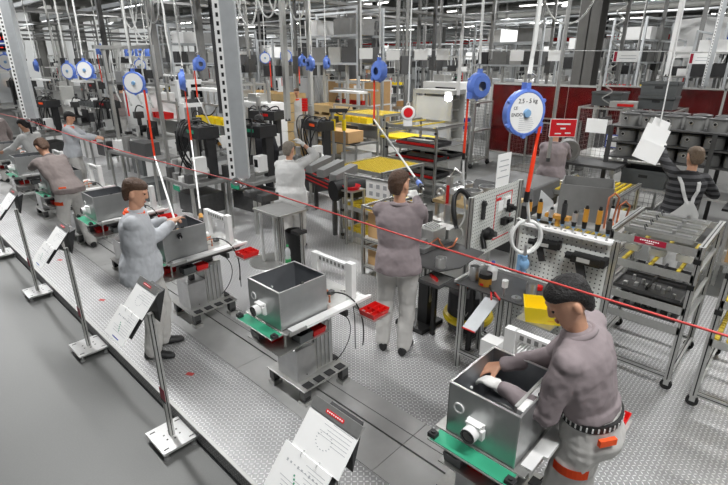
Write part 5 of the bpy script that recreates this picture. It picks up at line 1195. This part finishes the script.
# cartons crate, pallets
p=at(349,131,0)
t=thing('carton_crate','large brown carton crate banded with white straps in front of the dark central column','crate',(p[0],p[1],0),.02)
b=MB('cardboard').box(-.2,-1.0,.12,1.5,1.0,1.05).box(-.2,-1.0,1.07,1.5,1.0,2.0); b.done('carton',t,.01)
b=MB('white')
for y in (-1.01,.0,1.01): b.box(-.215,y-.03,.1,-.195,y+.03,2.0)
for z in (.12,1.06,2.0): b.box(-.215,-1.02,z-.03,-.195,1.02,z+.03).box(-.2,-1.02,z-.03,1.5,-1.0,z+.03)
for x in (-.2,1.48): b.box(x-.02,-1.02,.1,x+.04,-.99,2.0)
b.done('strap',t); MB('wood').box(-.2,-1,0,1.5,1,.12).done('pallet',t); MB('paper').box(-.22,-.9,1.55,-.2,-.5,1.85).done('shipping_label',t)
pal=None
for s_,(u,v,d,nn) in enumerate(((283,100,14,7),(330,108,13.5,6),(256,100,15,7))):
    p=dep(u,v,d)
    for i in range(nn):
        l=['wooden crate tier in the stack left of the worker in overalls','wooden crate tier in the stack right of the worker in overalls','pale crate tier in the stack nearest the perforated post'][s_]+', %s from the floor'%['lowest','second','third','fourth','fifth','sixth','seventh'][i]
        q=(p.x+.3,p.y+.3,i*.27)
        if pal is None:
            pal=thing('wooden_crate',l,'crate',q); b=MB('wood').tray(-.4,-.5,.06,.4,.5,.25,.02); b.done('walls',pal); MB('wood').box(-.4,-.5,0,.4,-.4,.06).box(-.4,.4,0,.4,.5,.06).box(-.4,-.05,0,.4,.05,.06).done('skid',pal)
        else: dup(pal,q,label=l)
# red and white candle-like drawer tower by worker
t=thing('drawer_tower','small tower of bright red drawers on a post right of the worker in overalls','cabinet',tuple(dep(305,106,12.5)),TC); t.scale=(.5,.5,.5)
for i in range(5): MB('red').box(0,-.14,-.25+i*.13,.2,.14,-.14+i*.13).done('drawer',t)
MB('dark_grey').box(-.03,-.15,-.27,-.01,.15,.4).box(-.05,-.02,-2.9,-.01,.02,-.27).done('post',t)
# safety barrier post red white
t=thing('striped_post','short red and white striped post beside the tilted blue balancer','post',at(390,118,0))
for i in range(6): MB('red' if i%2 else 'white').cyl((0,0,1.1+i*.14),(0,0,1.24+i*.14),.06).done('band',t)
MB('dark_grey').cyl((0,0,0),(0,0,1.1),.03).done('pole',t)
# cabinet near light
p=dep(432,95,12); t=thing('glazed_cabinet','grey glazed cabinet behind the glaring light spot','cabinet',(p.x,p.y,0),.0)
MB('light_grey').box(0,-.6,0,.6,.6,.9).box(0,-.6,2.0,.6,.6,2.1).box(0,-.6,.9,.05,-.5,2.0).box(0,.5,.9,.05,.6,2).box(.55,-.6,.9,.6,.6,2).done('housing',t); MB('clear').box(.02,-.5,.95,.03,.5,1.95).done('glass_door',t); MB('mid_grey').box(.05,-.3,1.12,.4,.2,1.3).box(.1,-.4,1.37,.4,-.1,1.5).done('shelf_content',t); b=MB('alu'); [b.box(.03,-.5,1.1+i*.25,.5,.5,1.12+i*.25) for i in range(4)]; b.done('inner_shelf',t)
# digital display at left edge
p=dep(8,42,7.5); t=thing('digital_display','black display board with red digits over a blue band at the upper left edge','display',tuple(p),YAW)
MB('dark_grey').box(0,-.17,-.14,.05,.35,.14).mat('screen').box(-.003,-.15,-.12,0,.33,.12).done('case',t)
MB('blue_deep').box(-.005,-.145,-.05,-.003,.32,.02).done('blue_band',t)
b=MB('led_red')
for i in range(6):
    y=-.11+i*.075
    for z in (.035,.09): b.box(-.006,y-.012,z-.003,-.004,y+.012,z+.003)
    b.box(-.006,y+.012,.04,-.004,y+.018,.085)
    if i%2: b.box(-.006,y-.018,.04,-.004,y-.012,.085)
    b.box(-.006,y-.02,-.085,-.004,y+.02,-.075)
b.done('red_digits',t,label='glowing red digits'); MB('paper').box(-.006,-.08,-.03,-.005,-.02,0).box(-.006,.05,-.03,-.005,.2,-.01).done('white_print',t)
MB('steel').cyl((.02,-.1,.14),(.02,-.1,3.2),.01,n=6).cyl((.02,.28,.14),(.02,.28,3.2),.01,n=6).done('hanger',t)
# white machine with blue panel upper right
p=dep(722,42,17); t=thing('white_machine','white machine housing with blue panel at the right edge, above the screens','machine',(p.x,p.y,0),YAW)
MB('white').box(0,-1.0,0,1.5,.8,2.6).box(0,-1.6,2.6,1.5,.8,4.2).done('housing',t); MB('blue_deep').box(-.02,-1.5,3.1,0,-.1,3.75).done('blue_panel',t)
# ------------------------------------------------------------------ machines and benches behind
R=random.Random(11)
def proto_bench(v=0):
    t=thing('assembly_bench','','workbench'); r=random.Random(v)
    w,d=1.5,.75
    for x in (0,d):
        for y in (-w/2,w/2): MB('alu').box(x-.022,y-.022,0,x+.022,y+.022,1.75 if x>0 else .95).done('leg',t)
    MB(['mid_grey','light_grey','dark_grey'][v%3]).box(-.03,-w/2-.03,.92,d,w/2+.03,.96).done('tabletop',t)
    MB('alu').box(d-.3,-w/2,1.35,d,w/2,1.37).box(d-.02,-w/2,1.7,d+.02,w/2,1.75).box(d-.01,-w/2,1.0,d,w/2*.2,1.3).done('shelf',t)
    b=MB('charcoal').box(.3,-.5,1.0,.34,-.05,1.32).box(.32,-.3,.96,.36,-.25,1.0); b.done('monitor',t)
    b=MB('dark_steel').box(.1,.1,.96,.4,.4,1.1).cyl((.25,.25,1.1),(.25,.25,1.4),.05).box(.15,.18,1.35,.35,.32,1.5).mat('alu_bright').cyl((.1,.1,1.0),(.0,.1,1.05),.03).cyl((.3,.55,.96),(.3,.55,1.15),.05); b.done('fixture',t)
    for i in range(7):
        x=r.uniform(.05,.35); y=-.65+i*.2; h=r.uniform(.06,.3); m_=r.choice(['charcoal','alu_bright','dark_steel','white','dark_grey','mid_grey'])
        (MB(m_).cyl((x,y,.96),(x,y,.96+h),r.uniform(.02,.06)) if i%2 else MB(m_).box(x-.06,y-.05,.96,x+.07,y+.06,.96+h)).done('small_fixture',t)
    MB('alu').box(d-.02,-w/2,2.1,d+.02,w/2,2.14).box(d-.02,-.4,1.75,d+.02,-.36,2.12).box(d-.02,.5,1.75,d+.02,.54,2.12).done('lamp_rail',t); MB('white').box(d-.4,-.5,2.05,d-.1,.5,2.1).done('lamp_shade',t)
    for i in range(5): MB(['yellow','red','crate_grey'][v%3]).tray(d-.28,-.65+i*.27,1.37,d-.05,-.43+i*.27,1.5,.006,.01).done('parts_bin',t)
    MB('white').box(.05,-.7,0,.6,-.2,.7).done('drawer_unit',t); MB('crate_grey').box(.05,.0,.0,.6,.6,.5).done('storage_box',t)
    MB('black').tube(bez((d,.2,1.7),(.5,.3,1.2),(.4,.5,1.9),(.2,.3,1.5)),.015).done('hose',t)
    return t
def proto_press(v=0):
    t=thing('press_machine','','machine'); r=random.Random(v+5)
    MB('mid_grey').box(-.35,-.45,.8,.4,.45,.86).mat('dark_steel').box(-.2,-.3,.3,.3,.3,.62).done('base',t,.01)
    for x in (-.3,.34):
        for y in (-.4,.4): MB('alu').box(x-.022,y-.022,0,x+.022,y+.022,.8).done('leg',t)
    b=MB('charcoal').box(.1,-.3,.86,.25,-.2,1.7).box(.1,.2,.86,.25,.3,1.7).box(-.05,-.35,1.5,.3,.35,1.68); b.done('column_frame',t)
    MB('alu').cyl((.05,0,1.2),(.05,0,1.5),.06).done('ram',t); MB('alu').box(-.12,-.12,.86,.12,.12,1.0).done('anvil',t); MB('alu_bright').cyl((-.2,.25,.86),(-.2,.25,1.15),.05).done('guide_post',t); MB('alu').cyl((-.2,-.3,1.0),(.05,-.3,1.0),.07).done('drum',t); MB('alu').cyl((0.05,.1,1.68),(0.05,.1,1.95),.05).done('air_cylinder',t)
    for i in range(4): MB(r.choice(['mid_grey','alu','white','dark_grey'])).box(-.33,-.38+i*.2,.86,-.24,-.26+i*.2,.9+r.uniform(.02,.15)).done('small_fixture',t)
    b=MB('black')
    for i in range(5): b.tube(bez((.2,r.uniform(-.3,.3),1.7),(r.uniform(-.5,.3),r.uniform(-.5,.5),2.0),(r.uniform(-.5,0),r.uniform(-.5,.5),1.2),(r.uniform(-.3,.2),r.uniform(-.3,.3),.9)),.013,6)
    b.done('cable',t); MB(['red','green','orange'][v%3]).box(-.36,-.1,.7,-.35,.1,.78).box(-.06,-.2,1.58,-.052,.0,1.63).done('control_strip',t)
    MB('white').box(-.2,-.44,1.0,-.02,-.32,1.25).mat('screen').box(-.205,-.42,1.08,-.2,-.34,1.2).done('control_box',t)
    return t
def proto_housing(v=0):
    t=thing('machine_housing','','machine')
    m_=['white','light_grey','zinc'][v%3]
    MB(m_).box(0,-.7,0,.9,.7,1.0).box(.3,-.7,1.0,.9,.7,1.75).done('housing',t,.02); MB('screen').box(.29,-.55,1.15,.3,.2,1.6).done('window',t)
    MB('dark_grey').box(.0,-.6,1.0,.28,.5,1.12).done('work_table',t)
    for y,h,m2 in ((-.4,.2,'alu'),(-.2,.3,'charcoal'),(.05,.15,'alu_bright'),(.25,.25,'dark_steel')): MB(m2).cyl((.14,y,1.12),(.14,y,1.12+h),.06).done('spindle',t)
    for i in range(3): MB('dark_grey').box(-.006,-.6+i*.42,.2,0,-.22+i*.42,.85).done('access_panel',t)
    MB('charcoal').box(.27,.35,1.2,.3,.6,1.5).mat('red').cyl((.26,.45,1.15),(.25,.45,1.15),.03).done('control_panel',t)
    MB('alu').cyl((.5,-.5,1.75),(.5,-.5,2.3),.05).box(.45,.0,1.75,.8,.4,1.95).done('pipe',t); return t
def proto_cab(v=0):
    t=thing('control_cabinet','','cabinet'); MB(['light_grey','crate_grey'][v%2]).box(0,-.4,.05,.5,.4,1.6).done('housing',t,.01)
    for s_ in (-1,1): MB('black').box(-.03,s_*.05-.01,.8,-.015,s_*.05+.01,.95).done('door_handle',MB('mid_grey' if v%2 else 'zinc').box(-.015,min(s_*.01,s_*.39),.1,0,max(s_*.01,s_*.39),1.55).done('door',t))
    MB('cardboard' if v%2 else 'crate_grey').box(.05,-.3,1.6,.45,.2,1.85).done('top_box',t); return t
def proto_monitor(v=0):
    t=thing('monitor_stand','','monitor'); MB('screen').box(-.024,-.21,1.14,-.02,.21,1.43).done('screen',MB('charcoal').box(-.02,-.24,1.1,.03,.24,1.46).box(-.025,-.02,1.44,.03,.02,1.6).done('screen_housing',t,.005)); MB('dark_grey').box(.03,-.03,0,.09,.03,1.4).box(-.2,-.2,0,.25,.2,.03).done('post',t); MB('light_grey').box(-.25,-.22,.95,.0,.22,.98).done('keyboard_tray',t); return t
def proto_glazed(v=0):
    t=thing('glazed_enclosure','','enclosure')
    b=MB('alu')
    for x in (0,1.2):
        for y in (-1,0,1): b.box(x-.03,y-.03,0,x+.03,y+.03,2.15)
    for z in (.12,1.05,2.12):
        for x in (0,1.2): b.box(x-.025,-1,z-.03,x+.025,1,z+.03)
        for y in (-1,1): b.box(0,y-.025,z-.03,1.2,y+.025,z+.03)
    b.done('frame',t)
    for y in (-1,0):
        for z in (.15,1.08): MB('clear').box(-.004,y+.03,z,.004,y+.97,z+.88+.06).done('pane',t)
    MB('mid_grey').box(.3,-.8,.1,1.0,.8,.95).box(.6,-.5,.95,1.0,.4,1.5).done('machine_bed',t); MB('green').box(-.01,-.9,.6,-.004,.9,.66).done('stripe',t); return t
def proto_gantry(v=0):
    t=thing('hose_gantry','','gantry'); b=MB('alu')
    for y in (-.9,.9): b.box(-.03,y-.03,0,.03,y+.03,2.9)
    b.box(-.03,-.9,2.84,.03,.9,2.9).box(-.03,-.9,2.2,.03,.9,2.25).box(-.6,-.03,2.84,.0,.03,2.9); b.done('frame',t)
    b=MB('tubing')
    for i in range(4): y=-.6+.4*i; b.tube(bez((0,y,2.85),(-.1,y+.25,2.2),(0,y-.35,1.6),(.02,y+.1,1.9+.1*(i%2))),.016,6)
    b.done('hose',t); MB('charcoal').box(-.06,-.5,2.25,.06,-.1,2.5).mat('white').box(-.05,.1,2.25,.05,.5,2.45).mat('red').cyl((-.0,.3,1.6),(0,.3,2.2),.015).done('equipment_box',t)
    MB('mid_grey').box(-.3,-.9,.85,.3,.9,.9).done('tabletop',t); MB('dark_grey').box(-.2,-.5,.9,.1,.1,1.15).done('fixture_box',t); MB('alu').cyl((-.1,.4,.9),(-.1,.4,1.2),.08).done('spindle',t); MB('white').box(-.2,.55,.9,.1,.8,1.1).done('parts_box',t)
    for y in (-.85,.85):
        for x in (-.27,.27): MB('alu').box(x-.02,y-.02,0,x+.02,y+.02,.85).done('leg',t)
    MB('crate_grey').box(-.25,-.5,0,.2,.0,.4).done('storage_box',t); return t
def proto_conv(v=0):
    t=thing('belt_conveyor','','conveyor')
    MB('alu').box(-.25,-1.2,.8,-.2,1.2,.92).box(.2,-1.2,.8,.25,1.2,.92).done('side_rail',t); MB('charcoal').box(-.2,-1.2,.86,.2,1.2,.89).done('belt',t)
    for y in (-1.1,1.1):
        for x in (-.22,.22): MB('alu').box(x-.02,y-.02,0,x+.02,y+.02,.8).done('leg',t)
    for i in range(4): MB(['crate_grey','white','galv','cardboard'][(i+v)%4]).tray(-.17,-1.0+i*.55,.89,.17,-.6+i*.55,1.12,.01).done('carried_box',t)
    return t
PF={'bench':proto_bench,'press':proto_press,'housing':proto_housing,'cab':proto_cab,'monitor':proto_monitor,'glazed':proto_glazed,'gantry':proto_gantry,'conv':proto_conv}
POOL={}
def place(kind,v,loc,rz,label,group=None,sc=None):
    key=(kind,v)
    if key not in POOL:
        o=PF[kind](v); POOL[key]=o; o.location=loc; o.rotation_euler[2]=rz; o['label']=label
        if group: o['group']=group
        if sc: o.scale=(sc,)*3
        return o
    o=dup(POOL[key],loc,rz,label=label,sc=sc or 1.0)
    if group: o['group']=group
    elif 'group' in o: del o['group']
    return o
# nearer ones, each described
NEAR=[
('press',0,(5.9,8.5,P),0.3,'dark press machine with tangled cables just right of the perforated post'),
('press',1,(4.4,6.75,P),.1,'dark press machine behind the long-hose balancer tool, left of the perforated post'),
('monitor',0,(4.15,8.3,P),0.6,'black monitor on a post below the red tool hose, left of the tall glazed frames'),
('press',2,(6.3,7.4,0),-.2,'dark machine with steel rams left of the grey-haired woman'),
('bench',0,(4.9,9.6,P),0,'bench with yellow bins behind the fourth casing'),
('bench',1,(4.6,11.8,P),0,'bench with red bins in front of the worker in pale jacket'),
('press',3,(4.6,13.6,P),0.1,'press machine behind the worker in pale jacket with orange collar'),
('bench',2,(4.5,16.0,P),0,'bench with grey bins left of the man in brown between the balancers'),
('gantry',0,(3.95,9.9,P),.1,'tall hose frame with white hoses behind the pair of balancers'),
('gantry',1,(7.0,16.2,0),0,'tall hose frame crossing behind the long-hose balancer'),
('glazed',0,(7.8,13.6,0),-.2,'tall glazed enclosure with green stripe, left of the perforated post'),
('housing',0,(7.2,11.2,0),.0,'white machine housing with dark window right of the perforated post'),
('housing',1,(7.9,12.9,0),.1,'grey machine housing left of the worker in white overalls'),
('bench',3,(8.0,8.6,0),.0,'bench with yellow bins behind the raised glove of the woman'),
('monitor',1,(6.4,8.9,0),.2,'black monitor on a post above the dark presses beside the woman'),
('cab',0,(12.6,9.0,0),0,'grey cabinet beyond the yellow racks, left of the wire trolley'),
('bench',4,(11.6,12.2,0),0,'bench with red bins right of the worker in white overalls'),
('press',4,(3.7,7.3,P),0,'small press machine directly behind the fourth cart'),
('press',5,(3.6,15.0,P),.2,'press machine at the far end of the left bench row'),
('bench',5,(4.0,18.2,P),0,'bench with grey bins at the upper left beyond the line'),
('cab',1,(14.6,7.0,0),0,'dark cabinet behind the wire trolley'),
]
for k_,v_,l_,z_,n_ in NEAR: place(k_,v_,l_,z_,n_)
# machine with red striped belts the woman works at
t=thing('belt_machine','long dark belt machine with red stripes right of the grey-haired woman','machine',(5.35,6.0,0),-.25)
MB('charcoal').box(-.25,-.9,.85,.25,.9,1.0).done('bed',t,.01); b=MB('red').box(-.256,-.9,.95,-.25,.9,.97).box(-.256,-.9,.89,-.25,.9,.91); b.box(-.2,-.9,1.0,-.18,.9,1.01).box(.1,-.9,1.0,.12,.9,1.01); b.done('red_stripe',t,label='red stripes')
b=MB('mid_grey')
for i in range(4): b.obox((0,-.65+i*.42,1.12),(1,.3,.2),(-.3,1,.0),(0,0,1),(.5,.16,.13))
b.done('grey_roller_box',t); MB('rubber').cyl((-.28,-.8,.9),(.28,-.8,.9),.16,n=20).done('end_drum',t)
for x in (-.2,.2):
    for y in (-.7,.75): MB('dark_steel').box(x-.03,y-.03,0,x+.03,y+.03,.85).done('leg',t)
t=thing('yellow_marked_post','post with two yellow bands and a black head behind the carton bench','post',(7.6,8.0,0),TC); MB('alu').box(-.03,-.15,0,.03,-.1,1.7).box(-.03,.1,0,.03,.15,1.7).done('post',t); MB('yellow').cyl((0,-.12,1.3),(0,-.12,1.55),.05).cyl((0,.12,1.3),(0,.12,1.55),.05).done('band',t); MB('charcoal').box(-.05,-.2,1.7,.05,.2,1.78).done('head',t)
for i,(x,y) in enumerate(((9.4,7.4),(9.9,11.6),(12.6,11.4))):
    t=thing('yellow_table','table with bright yellow top, '+['beside the man in taupe, in the yellow racks','nearest to the stacked wooden crates','in front of the brown carton crate'][i],'table',(x,y,0)); MB('yellow').box(-.4,-.6,1.0,.4,.6,1.05).done('tabletop',t)
    for a_1 in (-.37,.37):
        for b_1 in (-.57,.57): MB('alu').box(a_1-.02,b_1-.02,0,a_1+.02,b_1+.02,1.0).done('leg',t)
# far rows, filling the hall; look-alikes of one area share one label
used=[(q_[2][0],q_[2][1],1.6) for q_ in NEAR]+[(17.3,17.0,1.5),(9.3,10.8,1.6)]+[(p[0],p[1],2.0),(p[0]+1,p[1]-.5,2.0),(8.5,6.2,1.6),(9.9,8.9,1.8),(11,10.8,1.7),(6.5,5.8,1.6),(5.4,6,1.5),(11.9,7.5,1.6),(12.4,5.3,1.5),(13.6,4.85,1.3),(5.77,15.31,1.2),(9.32,11.58,1.3),(p[0],p[1],1.0)]
KN={'bench':'workbench','press':'dark press machine','housing':'boxy machine housing','cab':'two-door cabinet','gantry':'tall hose frame','conv':'short conveyor','glazed':'glazed enclosure'}
KA={('bench',0):' of yellow',('bench',1):' of red',('bench',2):' of grey'}
VN={'bench':['with yellow bins','with red bins','with grey bins'],'press':['with a red control strip','with a green control strip','with an orange control strip'],'housing':['in white','in light grey','in zinc grey'],'cab':['in light grey','in dark grey'],'gantry':['with white hoses','with white hoses'],'conv':['with grey box first','with white box first'],'glazed':['with a green stripe']}
cnt=0
for row,dd in enumerate((13,15.3,17.8,20.6,23.8,27.5,32,37.5,44)):
    n_=int(17+row*1.8)
    for i in range(n_):
        f=-.92+1.84*(i+.5+R.uniform(-.25,.25))/n_
        rg=f*dd*.88; x=FX*dd+RX*rg; y=FY*dd+RY*rg
        u=364+364*f
        if x<3.4: continue
        if u>560 and dd<15: continue
        if x<8.6 and x>6.9 and y<24: continue
        if u>330 and u<500 and dd<15: continue
        if any((x-a)**2+(y-b)**2<c*c for a,b,c in used): continue
        ok=True
        if (x-13.8)**2+(y-13.2)**2<4: continue
        if x>50 or y>58: continue
        if x1-.8<x<x1+1.2 and y<9: continue
        used.append((x,y,1.65 if dd<25 else 2.0))
        kd=R.choices(['bench','press','housing','cab','gantry','conv','glazed'],[5,4,4,1.5,4 if dd>15 else 1.5,1.2,.6])[0]
        v_=R.randrange(len(VN[kd]))
        area='at the left' if u<150 else 'left of centre' if u<300 else 'in the middle' if u<470 else 'at the right'
        zone='near' if dd<19 else 'middle' if dd<30 else 'farthest'
        g_='%s, %s, %s rows %s'%(KN[kd],VN[kd][v_],zone,area)
        place(kd,v_,(x,y,P if x<6.8 and y<29 else 0),R.choice((0,0,PI/2,-PI/2,PI))+R.uniform(-.06,.06),('%s %s, in the %s background rows %s'%(KN[kd],VN[kd][v_],zone,area)),group=g_,sc=R.uniform(.95,1.18))
        cnt+=1
print('far machines',cnt)
# ducts and pipes below the ceiling (level runs)
for i,(x,y0,y1_,z,r,m_) in enumerate(((14,-8,60,5.6,.16,'light_grey'),(22,-8,60,6.2,.35,'zinc'),(28,-8,60,5.2,.14,'light_grey'),(34,-8,60,6.0,.45,'light_grey'),(42,-8,60,5.3,.2,'zinc'),(50,-8,60,5.9,.5,'mid_grey'))):
    simple(MB(m_).cyl((0,y0,0),(0,y1_,0),r,n=16),'ventilation_duct',['thin pale pipe run nearest under the ceiling, level across the hall','thick zinc duct under the ceiling, second run back','thin pale pipe, third run back under the ceiling','thick pale duct, fourth run back under the ceiling','medium zinc pipe, fifth run back under the ceiling','thick grey duct farthest back under the ceiling'][i],'pipe',(x,0,z))
for i,(y,x0,x1_,z,r,m_) in enumerate(((16,2,60,6.9,.12,'light_grey'),(24,-4,60,7.0,.3,'zinc'),(33,-4,60,6.8,.2,'light_grey'),(44,-4,60,7.0,.4,'light_grey'))):
    simple(MB(m_).cyl((x0,0,0),(x1_,0,0),r,n=16),'ventilation_duct',['thin pale crosswise pipe nearest, at the upper left','thick zinc crosswise duct at the upper left','medium pale crosswise pipe farther back','thick pale crosswise duct farthest back'][i],'pipe',(0,y,z))
# equipment rails: square rails carrying balancers
for i,(x,z,y0,y1_) in enumerate(((2.55,4.4,4,30),(3.3,4.55,4,30),(4.9,4.5,-2,26),(7.5,4.6,3,28))):
    simple(MB('zinc').box(-.05,y0,-.06,.05,y1_,.06),'hanging_rail',['grey overhead rail above the line, nearest','second grey overhead rail, beside the first','third grey overhead rail, above the racks','fourth grey overhead rail, above the far benches'][i],'rail',(x,0,z))

# thin pipes and trays close under the ceiling, nothing tells them apart
tp=tq=None
for i in range(26):
    if i%2: x=8+i*1.6; z=4.78+(i*37%11)*.03; o_=None
    else: o_=1
    if i%2:
        if tp is None: tp=simple(MB('zinc').cyl((0,-8,0),(0,60,0),.05,n=8),'service_pipe','thin zinc service pipe among many running level under the ceiling','pipe',(x,0,z),group='thin level service pipes')
        else: dup(tp,(x,0,z))
    else:
        y=11+i*1.7; z=4.3+(i*29%13)*.03
        if tq is None: tq=simple(MB('mid_grey').box(2,-.12,-.04,60,.12,.04),'cable_tray','thin grey cable tray among many crossing under the ceiling','tray',(0,y,z),group='thin cable trays')
        else: dup(tq,(0,y,z))

# slender uprights and tall lines of equipment in the depth of the hall
R2=random.Random(5); up_=None; tf=None
n_up=0; TF=[]
for i in range(150):
    dd=R2.uniform(15,46); f_=R2.uniform(-.97,.97); x=FX*dd+RX*f_*dd*.8; y=FY*dd+RY*f_*dd*.8
    if x<9 or y>56 or x>56 or (f_<-.42 and i%3==0) or (x1-1<x<x1+1.4 and y<9) or any((x-a)**2+(y-b)**2<(c*.32)**2 for a,b,c in used): continue
    if any((o_.location.x-x)**2+(o_.location.y-y)**2<.0 for o_ in ()) or any((x-a)**2+(y-b)**2<1.2 for a,b in CPOS+TF): continue
    n_up+=1; TF.append((x,y))
    if i%3:
        if up_ is None:
            up_=thing('slim_upright','slim grey upright, one of many in the depth of the hall','post',(x,y,0),group='slim uprights'); MB('mid_grey').box(-.04,-.04,0,.04,.04,6.2).mat('dark_grey').box(-.07,-.07,0,.07,.07,.02).done('shaft',up_); MB('dark_grey').box(-.12,-.16,2.4,.06,.16,2.9).done('junction_box',up_)
        else: dup(up_,(x,y,0),rz=R2.uniform(0,6))
    else:
        if tf is None:
            tf=thing('equipment_gantry','tall open frame with boxes and tubes rising above the far benches','frame',(x,y,0),group='tall equipment gantries')
            for yy_ in (-1.3,1.3):
                for xx_ in (-.5,.5): MB('zinc').box(xx_-.035,yy_-.035,0,xx_+.035,yy_+.035,3.9).done('post',tf)
            for z in (2.5,3.2,3.87):
                for xx_ in (-.5,.5): MB('zinc').box(xx_-.03,-1.3,z-.03,xx_+.03,1.3,z+.03).done('rail',tf)
            for k_,(yy_,z,m_,w_) in enumerate(((-1.0,2.53,'dark_grey',.3),(-.4,2.53,'light_grey',.22),(.3,2.53,'mid_grey',.35),(.9,2.53,'charcoal',.2),(-.7,3.23,'mid_grey',.3),(.5,3.23,'white',.25))): MB(m_).box(-.5,yy_-w_,z,.5,yy_+w_,z+.4).done('equipment_box',tf)
            for yy_ in (-.8,.1,.7): MB('light_grey').cyl((-.4,yy_,1.4),(-.4,yy_,2.5),.05,n=8).done('drop_tube',tf)
        else: dup(tf,(x,y,0),rz=R2.choice((0,PI/2))+R2.uniform(-.1,.1),sc=R2.uniform(.85,1.1))
print('uprights',n_up)
